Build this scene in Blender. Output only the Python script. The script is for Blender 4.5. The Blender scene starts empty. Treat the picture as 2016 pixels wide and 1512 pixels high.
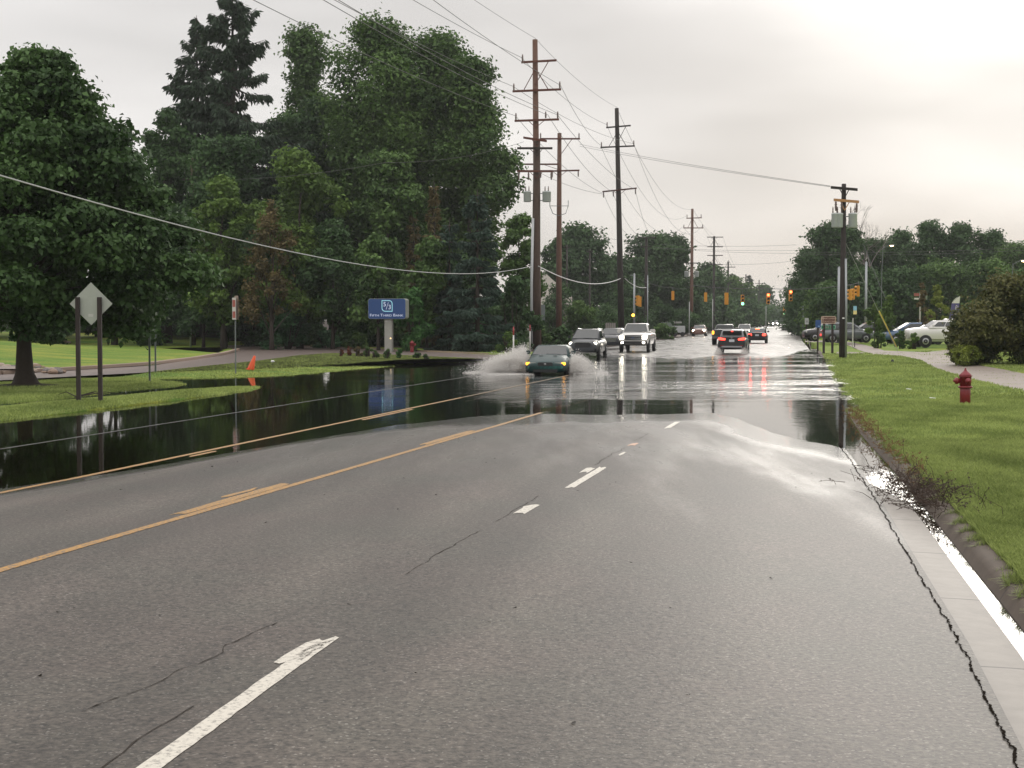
import bpy, bmesh, math, random
import numpy as np
from mathutils import Vector, Matrix
random.seed(7); np.random.seed(7)
R = math.radians
scene = bpy.context.scene
COL = scene.collection

# ------------------------------------------------------------------ camera
CZ = 2.2; FPX = 3028.0; HOR = 631.0
PITCH = math.atan((756 - HOR) / FPX)
cam = bpy.data.cameras.new('camera'); camo = bpy.data.objects.new('camera', cam); COL.objects.link(camo)
cam.sensor_width = 36; cam.lens = 36 * FPX / 2016; cam.clip_start = 0.1; cam.clip_end = 6000
camo.location = (0, 0, CZ); camo.rotation_euler = (R(90) - PITCH, 0, 0)
scene.camera = camo

# ------------------------------------------------------------------ light and sky
SUN_AZ, SUN_EL = R(17), R(16)
SD = Vector((math.sin(SUN_AZ) * math.cos(SUN_EL), math.cos(SUN_AZ) * math.cos(SUN_EL), math.sin(SUN_EL)))
world = bpy.data.worlds.new('World'); scene.world = world; world.use_nodes = True
wn = world.node_tree.nodes; wl = world.node_tree.links; wn.clear()
def W(t, **k):
    n = wn.new(t)
    for a, b in k.items(): setattr(n, a, b)
    return n
def wm(op, a, b=None, c=None):
    n = W('ShaderNodeMath', operation=op)
    for i, v in enumerate((a, b, c)):
        if v is None: continue
        if hasattr(v, 'links'): wl.new(v, n.inputs[i])
        else: n.inputs[i].default_value = v
    return n.outputs[0]
tc = W('ShaderNodeTexCoord')
sky = W('ShaderNodeTexSky', sky_type='NISHITA', sun_disc=False, sun_elevation=SUN_EL, sun_rotation=SUN_AZ)
sep = W('ShaderNodeSeparateXYZ'); wl.new(tc.outputs['Generated'], sep.inputs[0])
zc_ = wm('MAXIMUM', sep.outputs['Z'], 0.0)
mp = W('ShaderNodeMapping'); mp.inputs['Scale'].default_value = (2.2, 2.2, 9.0); mp.inputs['Rotation'].default_value = (0, R(14), 0)
wl.new(tc.outputs['Generated'], mp.inputs[0])
nz = W('ShaderNodeTexNoise'); nz.inputs['Scale'].default_value = 1.3; nz.inputs['Detail'].default_value = 3; nz.inputs['Roughness'].default_value = .45
wl.new(mp.outputs[0], nz.inputs['Vector'])
dot = W('ShaderNodeVectorMath', operation='DOT_PRODUCT'); wl.new(tc.outputs['Generated'], dot.inputs[0])
GD = Vector((math.sin(R(18)) * math.cos(R(14)), math.cos(R(18)) * math.cos(R(14)), math.sin(R(14)))); dot.inputs[1].default_value = GD
ang = wm('ARCCOSINE', wm('MINIMUM', dot.outputs['Value'], 1.0))
angn = wm('ADD', ang, wm('MULTIPLY', wm('SUBTRACT', nz.outputs['Fac'], .5), -.16))
gl = W('ShaderNodeMapRange', interpolation_type='SMOOTHERSTEP'); wl.new(angn, gl.inputs['Value'])
gl.inputs['From Min'].default_value = R(14); gl.inputs['From Max'].default_value = R(2); gl.inputs['To Min'].default_value = 0; gl.inputs['To Max'].default_value = 1.0
base = wm('ADD', .72, wm('MULTIPLY', wm('SUBTRACT', nz.outputs['Fac'], .5), .95))
base = wm('ADD', base, wm('MULTIPLY', wm('POWER', zc_, 1.2), 1.15))
base = wm('ADD', base, wm('MULTIPLY', gl.outputs[0], .26))
tint = W('ShaderNodeMix', data_type='RGBA'); tint.inputs['A'].default_value = (1.01, .98, .96, 1); tint.inputs['B'].default_value = (1.01, .99, .955, 1)
wl.new(gl.outputs[0], tint.inputs['Factor'])
ccol = W('ShaderNodeVectorMath', operation='SCALE'); wl.new(tint.outputs['Result'], ccol.inputs[0]); wl.new(base, ccol.inputs['Scale'])
sks = W('ShaderNodeVectorMath', operation='SCALE'); wl.new(sky.outputs[0], sks.inputs[0]); sks.inputs['Scale'].default_value = .08
mx = W('ShaderNodeMix', data_type='RGBA'); mx.inputs['Factor'].default_value = .95
wl.new(sks.outputs[0], mx.inputs['A']); wl.new(ccol.outputs[0], mx.inputs['B'])
bg = W('ShaderNodeBackground'); bg.inputs['Strength'].default_value = 1.0
wl.new(mx.outputs['Result'], bg.inputs['Color'])
wo = W('ShaderNodeOutputWorld'); wl.new(bg.outputs[0], wo.inputs['Surface'])
sun = bpy.data.lights.new('sun', 'SUN'); suno = bpy.data.objects.new('sun', sun); COL.objects.link(suno)
sun.energy = 0.6; sun.angle = R(22); sun.specular_factor = .02; sun.color = (1, .95, .87)
suno.rotation_euler = SD.to_track_quat('Z', 'Y').to_euler()
scene.view_settings.view_transform = 'Standard'; scene.view_settings.look = 'None'
scene.view_settings.exposure = 0; scene.view_settings.gamma = 1
scene.cycles.max_bounces = 6; scene.cycles.diffuse_bounces = 2; scene.cycles.glossy_bounces = 3
scene.cycles.transparent_max_bounces = 8; scene.cycles.volume_bounces = 0
scene.cycles.use_denoising = True

# ------------------------------------------------------------------ noise
def vnoise(x, y, seed=0):
    x = np.asarray(x, float); y = np.asarray(y, float)
    xi = np.floor(x).astype(np.int64); yi = np.floor(y).astype(np.int64)
    fx = x - xi; fy = y - yi; fx = fx * fx * (3 - 2 * fx); fy = fy * fy * (3 - 2 * fy)
    def h(a, b):
        n = (a * 374761393 + b * 668265263 + seed * 1442695041) & 0x7fffffff
        n = ((n ^ (n >> 13)) * 1274126177) & 0x7fffffff
        return ((n ^ (n >> 16)) & 0xffff) / 65535.0
    return (h(xi, yi) * (1 - fx) + h(xi + 1, yi) * fx) * (1 - fy) + (h(xi, yi + 1) * (1 - fx) + h(xi + 1, yi + 1) * fx) * fy
def fbm(x, y, seed=0, o=3):
    s = 0; a = .5; t = 0
    for i in range(o):
        s = s + a * vnoise(x * 2 ** i, y * 2 ** i, seed + i * 17); t += a; a *= .5
    return s / t
def sstep(a, b, x):
    t = np.clip((np.asarray(x, float) - a) / (b - a), 0, 1); return t * t * (3 - 2 * t)

# ------------------------------------------------------------------ materials
MATS = {}
def nodes(name):
    m = bpy.data.materials.new(name); m.use_nodes = True
    nt = m.node_tree; b = nt.nodes['Principled BSDF']
    return m, nt, b
def mat(name, col, rough=.6, metal=0, emit=None, es=0, var=.12, scale=8, coat=0, bump=0, spec=.5, alpha=1):
    if name in MATS: return MATS[name]
    m, nt, b = nodes(name)
    b.inputs['Roughness'].default_value = rough; b.inputs['Metallic'].default_value = metal
    b.inputs['Coat Weight'].default_value = coat; b.inputs['Specular IOR Level'].default_value = spec
    if emit: b.inputs['Emission Color'].default_value = (*emit, 1); b.inputs['Emission Strength'].default_value = es
    t = nt.nodes.new('ShaderNodeTexCoord'); n = nt.nodes.new('ShaderNodeTexNoise'); n.inputs['Scale'].default_value = scale; n.inputs['Detail'].default_value = 4
    nt.links.new(t.outputs['Object'], n.inputs['Vector'])
    r = nt.nodes.new('ShaderNodeMix'); r.data_type = 'RGBA'
    r.inputs['A'].default_value = (*[c * (1 - var) for c in col], 1); r.inputs['B'].default_value = (*[min(1, c * (1 + var)) for c in col], 1)
    nt.links.new(n.outputs['Fac'], r.inputs['Factor']); nt.links.new(r.outputs['Result'], b.inputs['Base Color'])
    if bump:
        bp = nt.nodes.new('ShaderNodeBump'); bp.inputs['Distance'].default_value = bump
        nt.links.new(n.outputs['Fac'], bp.inputs['Height']); nt.links.new(bp.outputs[0], b.inputs['Normal'])
    MATS[name] = m; return m
def emis(name, col, s): return mat(name, (min(1, col[0]), min(1, col[1]), min(1, col[2])), .3, 0, col, s)

def leaf_mat(name, a, b_, trans=.25):
    m, nt, b = nodes(name)
    at = nt.nodes.new('ShaderNodeAttribute'); at.attribute_name = 'tone'
    r = nt.nodes.new('ShaderNodeMix'); r.data_type = 'RGBA'
    r.inputs['A'].default_value = (*a, 1); r.inputs['B'].default_value = (*b_, 1)
    nt.links.new(at.outputs['Fac'], r.inputs['Factor'])
    nt.links.new(r.outputs['Result'], b.inputs['Base Color']); b.inputs['Roughness'].default_value = .6; b.inputs['Specular IOR Level'].default_value = .25
    tr = nt.nodes.new('ShaderNodeBsdfTranslucent'); nt.links.new(r.outputs['Result'], tr.inputs['Color'])
    ms = nt.nodes.new('ShaderNodeMixShader'); ms.inputs[0].default_value = trans
    nt.links.new(b.outputs[0], ms.inputs[1]); nt.links.new(tr.outputs[0], ms.inputs[2])
    nt.links.new(ms.outputs[0], nt.nodes['Material Output'].inputs['Surface'])
    return m
LM = {
 'maple': leaf_mat('maple_leaves', (.018, .046, .014), (.10, .18, .055)),
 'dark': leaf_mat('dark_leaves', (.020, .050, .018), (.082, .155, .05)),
 'mid': leaf_mat('mid_leaves', (.026, .062, .018), (.125, .215, .055)),
 'bright': leaf_mat('bright_leaves', (.045, .09, .018), (.155, .25, .05)),
 'yellow': leaf_mat('yellow_leaves', (0.0945, 0.135, 0.0203), (0.324, 0.378, 0.0675)),
 'brown': leaf_mat('brown_leaves', (0.054, 0.0473, 0.0189), (0.176, 0.135, 0.054)),
 'red': leaf_mat('red_leaves', (0.0945, 0.0338, 0.0203), (0.257, 0.0945, 0.054)),
 'burn': leaf_mat('burning_bush_leaves', (.025, .050, .014), (.14, .135, .045)),
 'spruce': leaf_mat('spruce_needles', (0.0135, 0.0284, 0.0162), (0.0459, 0.081, 0.0405), .1),
 'blue': leaf_mat('blue_spruce_needles', (0.0216, 0.0405, 0.0297), (0.0675, 0.115, 0.081), .1),
 'fresh': leaf_mat('fresh_leaves', (.03, .09, .025), (.09, .22, .055)),
 'teal': leaf_mat('cool_leaves', (0.0243, 0.0675, 0.0297), (0.081, 0.189, 0.081)),
}
BARK = mat('bark', (.035, .026, .02), .9, bump=.02, scale=14, var=.4)
BARKL = mat('grey_dead_bark', (.25, .17, .16), .9, scale=14)
WOODP = mat('brown_pole_wood', (.12, .060, .040), .8, scale=6, var=.35)
WOODD = mat('dark_pole_wood', (.022, .016, .013), .8, scale=6, var=.35)
WOODA = mat('dark_brown_pole_wood', (.055, .032, .022), .8, scale=6, var=.4)
ARM = mat('crossarm_wood', (.11, .038, .027), .8, scale=6, var=.25)
ARMT = mat('tan_crossarm_wood', (.42, .22, .09), .8)
GALV = mat('galvanised_steel', (.32, .34, .35), .45, .6)
GALVD = mat('dull_grey_steel', (.16, .18, .18), .6, .3)
TRF = mat('transformer_paint', (.42, .45, .44), .4)
PORC = mat('insulator', (.14, .10, .09), .3)
WIRE = mat('wire', (.10, .10, .10), .6)
WIREL = mat('aluminium_cable', (.42, .43, .42), .5)
WHITE = mat('white_paint', (.78, .78, .76), .5)
BLACK = mat('black_plastic', (.012, .012, .013), .5)
RED = mat('red_hydrant_paint', (.20, .016, .022), .45, scale=20, var=.2)
CONC = mat('concrete', (.33, .29, .255), .75, scale=3, bump=.004, var=.15)
SIGG = mat('sign_back_aluminium', (.38, .40, .36), .45, .35)
POSTB = mat('dark_sign_post', (.028, .019, .017), .8, var=.3)

# ------------------------------------------------------------------ object helpers
def tag(o, label=None, cat=None, group=None, kind=None):
    if label: o['label'] = label
    if cat: o['category'] = cat
    if group: o['group'] = group
    if kind: o['kind'] = kind
    return o
def empty(name, loc, rz=0, label=None, cat=None, group=None):
    o = bpy.data.objects.new(name, None); COL.objects.link(o); o.location = loc; o.rotation_euler = (0, 0, rz)
    return tag(o, label, cat, group)
def mesh_np(name, v, f, m, parent=None, smooth=False, attrs=None):
    """v (n,3) array, f (k,4) or (k,3) int array"""
    me = bpy.data.meshes.new(name); v = np.asarray(v, np.float32); f = np.asarray(f, np.int32)
    me.vertices.add(len(v)); me.vertices.foreach_set('co', v.ravel())
    k = f.shape[1]
    me.loops.add(f.size); me.loops.foreach_set('vertex_index', f.ravel())
    me.polygons.add(len(f)); me.polygons.foreach_set('loop_start', np.arange(0, f.size, k, dtype=np.int32))
    me.polygons.foreach_set('loop_total', np.full(len(f), k, np.int32))
    if smooth: me.polygons.foreach_set('use_smooth', np.ones(len(f), bool))
    for an, av in (attrs or {}).items():
        a = me.attributes.new(an, 'FLOAT', 'POINT'); a.data.foreach_set('value', np.asarray(av, np.float32).ravel())
    me.update(); me.validate()
    if m: me.materials.append(m)
    o = bpy.data.objects.new(name, me); COL.objects.link(o); o.parent = parent
    return o
class MB:
    def __init__(s): s.v = []; s.f = []
    def add(s, vs, fs):
        n = len(s.v); s.v += [tuple(p) for p in vs]; s.f += [tuple(i + n for i in f) for f in fs]; return s
    def box(s, c, d, rz=0, tilt=None):
        m = Matrix.Rotation(rz, 4, 'Z')
        if tilt: m = m @ Matrix.Rotation(tilt[0], 4, 'X') @ Matrix.Rotation(tilt[1], 4, 'Y')
        vs = [Vector(c) + m @ Vector((x * d[0] / 2, y * d[1] / 2, z * d[2] / 2)) for z in (-1, 1) for y in (-1, 1) for x in (-1, 1)]
        return s.add(vs, [(0, 2, 3, 1), (4, 5, 7, 6), (0, 1, 5, 4), (2, 6, 7, 3), (0, 4, 6, 2), (1, 3, 7, 5)])
    def bar(s, a, b, w, h=None):
        return s.tube([a, b], [w, w], 4, flat=h)
    def tube(s, pts, rad, n=8, flat=None, cap=True):
        pts = [Vector(p) for p in pts]; rings = []
        if not hasattr(rad, '__len__'): rad = [rad] * len(pts)
        for i, p in enumerate(pts):
            t = (pts[min(i + 1, len(pts) - 1)] - pts[max(i - 1, 0)]).normalized()
            up = Vector((0, 0, 1)) if abs(t.z) < .9 else Vector((0, 1, 0))
            a = t.cross(up).normalized(); b = a.cross(t)
            off = math.pi / 4 if n == 4 else 0
            rings.append([p + (a * math.cos(off + 2 * math.pi * k / n) + b * math.sin(off + 2 * math.pi * k / n)) * rad[i] for k in range(n)])
        vs = [q for r in rings for q in r]; fs = []
        for i in range(len(pts) - 1):
            for k in range(n): fs.append((i * n + k, i * n + (k + 1) % n, (i + 1) * n + (k + 1) % n, (i + 1) * n + k))
        if cap: fs.append(tuple(range(n))[::-1]); fs.append(tuple((len(pts) - 1) * n + k for k in range(n)))
        return s.add(vs, fs)
    def lathe(s, prof, n=16, c=(0, 0, 0), axis='Z'):
        vs = []; fs = []
        for (r, z) in prof:
            for k in range(n):
                a = 2 * math.pi * k / n
                p = (r * math.cos(a), r * math.sin(a), z)
                if axis == 'X': p = (p[2], p[0], p[1])
                if axis == 'Y': p = (p[0], p[2], p[1])
                vs.append((p[0] + c[0], p[1] + c[1], p[2] + c[2]))
        for i in range(len(prof) - 1):
            for k in range(n): fs.append((i * n + k, i * n + (k + 1) % n, (i + 1) * n + (k + 1) % n, (i + 1) * n + k))
        fs.append(tuple(range(n))[::-1]); fs.append(tuple((len(prof) - 1) * n + k for k in range(n)))
        return s.add(vs, fs)
    def prism(s, poly, y0, y1, plane='XZ'):
        n = len(poly)
        g = (lambda a, b, t: (a, t, b)) if plane == 'XZ' else ((lambda a, b, t: (t, a, b)) if plane == 'YZ' else (lambda a, b, t: (a, b, t)))
        vs = [g(a, b, y0) for a, b in poly] + [g(a, b, y1) for a, b in poly]
        return s.add(vs, [tuple(range(n))[::-1], tuple(range(n, 2 * n))] + [(i, (i + 1) % n, n + (i + 1) % n, n + i) for i in range(n)])
    def build(s, name, m, parent=None, smooth=False, bevel=0, sub=0):
        me = bpy.data.meshes.new(name); me.from_pydata(s.v, [], s.f); me.update()
        if bevel or sub or True:
            bm = bmesh.new(); bm.from_mesh(me)
            bmesh.ops.recalc_face_normals(bm, faces=bm.faces)
            if bevel: bmesh.ops.bevel(bm, geom=bm.edges[:], offset=bevel, segments=2, affect='EDGES', clamp_overlap=True)
            bm.to_mesh(me); bm.free()
        if smooth: me.polygons.foreach_set('use_smooth', [True] * len(me.polygons))
        if m: me.materials.append(m)
        o = bpy.data.objects.new(name, me); COL.objects.link(o); o.parent = parent
        return o
def rrect(cx, cz, w, h, r, n=5):
    out = []
    for (sx, sz, a0) in ((1, 1, 0), (-1, 1, 90), (-1, -1, 180), (1, -1, 270)):
        for k in range(n + 1):
            a = R(a0 + 90 * k / n); out.append((cx + sx * (w / 2 - r) + r * math.cos(a), cz + sz * (h / 2 - r) + r * math.sin(a)))
    return out
def text(body, size, loc, rz, m, parent, ext=.004, name='lettering', rx=90, align='CENTER', sx=1.0):
    c = bpy.data.curves.new(name, 'FONT'); c.body = body; c.size = size; c.extrude = ext; c.align_x = align; c.align_y = 'CENTER'
    c.materials.append(m); o = bpy.data.objects.new(name, c); COL.objects.link(o); o.parent = parent
    o.scale = (1, 1, 1); dg = bpy.context.evaluated_depsgraph_get(); dg.update()
    me = bpy.data.meshes.new_from_object(o.evaluated_get(dg)); bpy.data.objects.remove(o); bpy.data.curves.remove(c)
    for v in me.vertices: v.co.x *= sx
    me.materials.clear(); me.materials.append(m)
    o = bpy.data.objects.new(name, me); COL.objects.link(o); o.parent = parent; o.location = loc; o.rotation_euler = (R(rx), 0, rz); return o

# ------------------------------------------------------------------ road frame
def yx(y):   # x of the right-hand solid yellow line at depth y
    y = np.asarray(y, float)
    return -6.9 + .207 * np.minimum(y, 120) + .1895 * (np.maximum(y, 120) - 120)
GSY = [6, 10, 13.6, 18, 24, 30, 38.5, 58, 96, 120, 171, 400, 600]; GSV = [.22, .16, .03, -.12, -.36, -.66, -.96, -1.33, -1.9, -2.4, -3.0, -4.3, -5]
def gsh(y): return np.interp(y, GSY, GSV)     # the right-hand kerb closes in with distance
def gw_(u): t = np.clip((np.asarray(u, float) - 3.7) / 3.6, 0, 1); return t
def ux(u, y): u = np.asarray(u, float); return yx(y) + (u + gsh(y) * gw_(u)) * 1.021
def xu(x, y):
    r = (np.asarray(x, float) - yx(y)) / 1.021; g = gsh(y)
    return np.where(r < 3.7, r, np.where(r > 7.3 + g, r - g, 3.7 + (r - 3.7) * 3.6 / (3.6 + g * 1.0 + 1e-9)))
def zfar(y): return .95 * sstep(280, 600, y) - 3.0 * sstep(620, 950, y)
US = np.array([-14, -11, -7, -5, -4.2, -3.5, -2.8, -2.2, -1.2, 0, 3, 4.2, 5.2, 6.3, 7.3, 8.0, 9])
YS = np.array([10, 10, 12, 14, 18, 22, 27, 33, 35.3, 35.6, 36, 36, 33.5, 30, 27, 24, 22])
def road_z(u, y):
    u = np.asarray(u, float); y = np.asarray(y, float)
    ys = np.interp(u, US, YS) + (fbm(u * .5, y * .12, 3) - .5) * 2.2
    near = (ys - y) * .0055
    near = np.where(near < 0, near * 1.5, near)
    near = np.minimum(near, .12) ; near = np.maximum(near, -.14)
    yf = 88 + np.interp(u, [-11, -7, -2, 3, 7.5], [14, 4, -3, 0, 16]) + (fbm(u * .25, y * .05, 9) - .5) * 18
    far = np.clip((y - yf) * .004, -.14, .06)
    crown = -.012 * np.maximum(np.abs(u + 1.8) - 6, 0)
    z = np.maximum(near, far) + crown * (y > 60) + (fbm(u * .9, y * .22, 5) - .5) * .014 * np.exp(-np.abs(np.maximum(near, far)) * 30)
    return z + zfar(y)
def gutter_drop(y): return -.13 * sstep(26, 40, y) + .10 * sstep(88, 120, y)

# pixel -> ground helpers (used to survey the photograph into metres)
def ray(px, py):
    cx = (px - 1008) / FPX; cy = -(py - 756) / FPX
    c, s = math.cos(PITCH), math.sin(PITCH)
    return Vector((cx, c + cy * s, -s + cy * c))
def P0(px, py, z=0.0):
    r = ray(px, py); t = (z - CZ) / r.z; return (r.x * t, r.y * t)
def at(px, d): return ray(px, HOR).x / ray(px, HOR).y * d
def zt(py, d): r = ray(1008, py); return CZ + r.z / r.y * d
def poly_px(pts, z=0.0): return np.array([P0(a, b, z) for a, b in pts])
def sdist(poly, x, y):
    """signed distance, positive inside"""
    x = np.asarray(x, float); y = np.asarray(y, float); d = np.full(x.shape, 1e9); ins = np.zeros(x.shape, bool); n = len(poly)
    for i in range(n):
        a = poly[i]; b = poly[(i + 1) % n]; e = b - a
        t = np.clip(((x - a[0]) * e[0] + (y - a[1]) * e[1]) / (e @ e + 1e-9), 0, 1)
        d = np.minimum(d, np.hypot(x - a[0] - t * e[0], y - a[1] - t * e[1]))
        c = ((a[1] > y) != (b[1] > y)) & (x < (b[0] - a[0]) * (y - a[1]) / (b[1] - a[1] + 1e-12) + a[0]); ins ^= c
    return np.where(ins, d, -d)
POND = poly_px([(-400, 1000), (500, 860), (1000, 760), (1010, 716), (905, 712), (850, 713), (720, 725), (640, 733), (560, 739), (450, 743), (290, 745), (200, 741), (100, 741), (-400, 742)])
BERM = poly_px([(-400, 872), (0, 829), (100, 820), (198, 809), (372, 789), (496, 767), (512, 762), (440, 765), (322, 773), (160, 788), (0, 803), (-400, 835)])
MOUND = poly_px([(-400, 815), (0, 793), (100, 787), (160, 780), (250, 768), (365, 758), (330, 751), (300, 746), (240, 744), (110, 748), (40, 752), (-400, 762)])
LAWN = poly_px([(-500, 741), (0, 736), (110, 730), (300, 718), (440, 698), (466, 691), (452, 685)], .06)
LAWN = np.vstack([LAWN, [[at(430, 97), 97], [at(330, 112), 112], [at(100, 126), 126], [at(0, 128), 128], [-110, 120]]])
def terrain_z(x, y):
    x = np.asarray(x, float); y = np.asarray(y, float); u = xu(x, y)
    z = np.full(x.shape, .10)
    sp = sdist(POND, x, y) + (fbm(x * .7, y * .5, 21) - .5) * 1.0
    z = np.where(u < -8, np.clip(-sp * .05, -.22, .10), z)
    for pl, sl, mxh in ((BERM, .09, .10), (MOUND, .03, .035)):
        s = sdist(pl, x, y) + (fbm(x * 1.1, y * .8, 31) - .5) * .5
        z = np.where(u < -8, np.maximum(z, np.clip(s * sl, -.25, mxh)), z)
    # mulch mound at the foot of the maple
    z = z + np.where(u < -8, .13 * np.exp(-((x - TREE[0]) ** 2 + (y - TREE[1]) ** 2) / 1.6), 0)
    sl = sdist(LAWN, x, y)
    z = np.where(u < -8, z + 1.3 * sstep(0, 24, sl) * 1.0 + .10 * sstep(0, .5, sl), z)
    z = np.where((u < -8) & (y > 97), np.maximum(z, .07), z)
    # woods floor rises a little to the left
    z = z + np.where(u < -30, 1.2 * sstep(115, 150, y + 0 * x) * sstep(-30, -60, u) * 1.0, 0)
    # right verge
    zr = .125 + gutter_drop(y) * 1.0 + .028 * np.clip(u - 8.2, 0, 7) + (fbm(x * .8, y * .4, 41) - .5) * .03
    z = np.where(u > 0, zr, z)
    z = np.where((u > 8) & (sdist(SWP, x, y) > 0), z - .07, z)
    z = np.where((u < -8) & (sdist(DRP, x, y) > 0), np.minimum(z, .06), z)
    # road trench
    z = np.where((u > -10.95) & (u < 8.2), -.6, z)
    z = z + (fbm(x * 2.3, y * 1.6, 51) - .5) * .02
    # beyond the horizon of the crest
    return z + zfar(y)
drive_px = [(-500, 752), (0, 748), (110, 742), (280, 733), (420, 718), (503, 710), (587, 699), (658, 694), (760, 697), (870, 702), (960, 706), (1000, 708), (1060, 700), (960, 697.5), (860, 693), (700, 686), (560, 680), (430, 677.5), (380, 676), (420, 679), (462, 688), (468, 692), (440, 699), (300, 719), (110, 731), (0, 737), (-500, 744)]
sw_px = [(2250, 800), (2016, 759), (1888, 730), (1843, 717), (1812, 702), (1773, 695), (1718, 691), (1690, 684), (1666, 675), (1640, 670), (1585, 669), (1585, 666.5), (1644, 667), (1675, 671), (1705, 677), (1741, 686), (1825, 690), (1872, 686), (1874, 691), (1858, 694), (1888, 701), (1931, 714), (1978, 722), (2016, 729), (2250, 750)]
DRP = np.array([P0(a, b, .13) for a, b in drive_px]); SWP = np.array([P0(a, b, .3) for a, b in sw_px])
TREE = P0(50, 757, .12)
def tz(x, y): return float(terrain_z(np.array([x]), np.array([y]))[0])
def G(px, py):
    z = .1
    for _ in range(12):
        x, y = P0(px, py, z); z = .5 * z + .5 * tz(x, y)
    return Vector((x, y, tz(x, y)))

# ------------------------------------------------------------------ surface materials
def N(nt, t, **k):
    n = nt.nodes.new(t)
    for a, b in k.items(): setattr(n, a, b)
    return n
def asphalt_mat():
    m, nt, b = nodes('wet_asphalt'); L = nt.links.new
    geo = N(nt, 'ShaderNodeNewGeometry'); wet = N(nt, 'ShaderNodeAttribute', attribute_name='wet')
    fine = N(nt, 'ShaderNodeTexVoronoi'); fine.inputs['Scale'].default_value = 75; L(geo.outputs['Position'], fine.inputs['Vector'])
    n1 = N(nt, 'ShaderNodeTexNoise'); n1.inputs['Scale'].default_value = 28; n1.inputs['Detail'].default_value = 5; n1.inputs['Roughness'].default_value = .7; L(geo.outputs['Position'], n1.inputs['Vector'])
    mp = N(nt, 'ShaderNodeMapping'); mp.inputs['Rotation'].default_value = (0, 0, R(11.6)); mp.inputs['Scale'].default_value = (1.1, .16, 1); L(geo.outputs['Position'], mp.inputs[0])
    n2 = N(nt, 'ShaderNodeTexNoise'); n2.inputs['Scale'].default_value = 1.0; n2.inputs['Detail'].default_value = 5; n2.inputs['Roughness'].default_value = .55; L(mp.outputs[0], n2.inputs['Vector'])
    r1 = N(nt, 'ShaderNodeValToRGB'); e = r1.color_ramp.elements
    e[0].position = .3; e[0].color = (.010, .009, .008, 1); e[1].position = .72; e[1].color = (.150, .130, .108, 1)
    L(n1.outputs['Fac'], r1.inputs[0])
    sp = N(nt, 'ShaderNodeMath', operation='GREATER_THAN'); 
    sepc = N(nt, 'ShaderNodeSeparateColor'); L(fine.outputs['Color'], sepc.inputs[0]); L(sepc.outputs[0], sp.inputs[0]); sp.inputs[1].default_value = .965
    mx = N(nt, 'ShaderNodeMix', data_type='RGBA'); L(sp.outputs[0], mx.inputs['Factor']); L(r1.outputs[0], mx.inputs['A']); mx.inputs['B'].default_value = (.19, .175, .155, 1)
    br = N(nt, 'ShaderNodeMapRange'); L(n2.outputs['Fac'], br.inputs['Value']); br.inputs['From Min'].default_value = .3; br.inputs['From Max'].default_value = .7; br.inputs['To Min'].default_value = .82; br.inputs['To Max'].default_value = 1.18
    sc = N(nt, 'ShaderNodeVectorMath', operation='SCALE'); L(mx.outputs['Result'], sc.inputs[0]); L(br.outputs[0], sc.inputs['Scale'])
    tk = N(nt, 'ShaderNodeAttribute', attribute_name='track'); tm = N(nt, 'ShaderNodeMapRange'); L(tk.outputs['Fac'], tm.inputs['Value']); tm.inputs['To Min'].default_value = .86; tm.inputs['To Max'].default_value = 1.22
    n3 = N(nt, 'ShaderNodeTexNoise'); n3.inputs['Scale'].default_value = .45; n3.inputs['Detail'].default_value = 6; n3.inputs['Roughness'].default_value = .65; L(geo.outputs['Position'], n3.inputs['Vector'])
    hue = N(nt, 'ShaderNodeValToRGB'); hue.color_ramp.elements[0].position = .38; hue.color_ramp.elements[0].color = (1.05, .99, .99, 1); hue.color_ramp.elements[1].position = .62; hue.color_ramp.elements[1].color = (.94, .97, .94, 1); L(n3.outputs['Fac'], hue.inputs[0])
    hm = N(nt, 'ShaderNodeMix', data_type='RGBA', blend_type='MULTIPLY'); hm.inputs['Factor'].default_value = 1; L(sc.outputs[0], hm.inputs['A']); L(hue.outputs[0], hm.inputs['B'])
    sct = N(nt, 'ShaderNodeVectorMath', operation='SCALE'); L(hm.outputs['Result'], sct.inputs[0]); L(tm.outputs[0], sct.inputs['Scale']); sc = sct
    # wet places are darker
    dk = N(nt, 'ShaderNodeMapRange'); L(wet.outputs['Fac'], dk.inputs['Value']); dk.inputs['To Min'].default_value = 1; dk.inputs['To Max'].default_value = .55
    sc2 = N(nt, 'ShaderNodeVectorMath', operation='SCALE'); L(sc.outputs[0], sc2.inputs[0]); L(dk.outputs[0], sc2.inputs['Scale']); L(sc2.outputs[0], b.inputs['Base Color'])
    # film of water: clear coat whose weight follows the wetness broken by noise
    wsum = N(nt, 'ShaderNodeMath', operation='ADD'); L(wet.outputs['Fac'], wsum.inputs[0])
    nn = N(nt, 'ShaderNodeMath', operation='MULTIPLY_ADD'); L(n2.outputs['Fac'], nn.inputs[0]); nn.inputs[1].default_value = 1.0; nn.inputs[2].default_value = -.5; L(nn.outputs[0], wsum.inputs[1])
    cw = N(nt, 'ShaderNodeMapRange', interpolation_type='SMOOTHSTEP'); L(wsum.outputs[0], cw.inputs['Value']); cw.inputs['From Min'].default_value = .15; cw.inputs['From Max'].default_value = .85
    L(cw.outputs[0], b.inputs['Coat Weight'])
    cr = N(nt, 'ShaderNodeMapRange'); L(cw.outputs[0], cr.inputs['Value']); cr.inputs['To Min'].default_value = .34; cr.inputs['To Max'].default_value = .10; L(cr.outputs[0], b.inputs['Coat Roughness'])
    b.inputs['Coat IOR'].default_value = 1.33
    b.inputs['Roughness'].default_value = .5; b.inputs['Specular IOR Level'].default_value = .3
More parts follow.
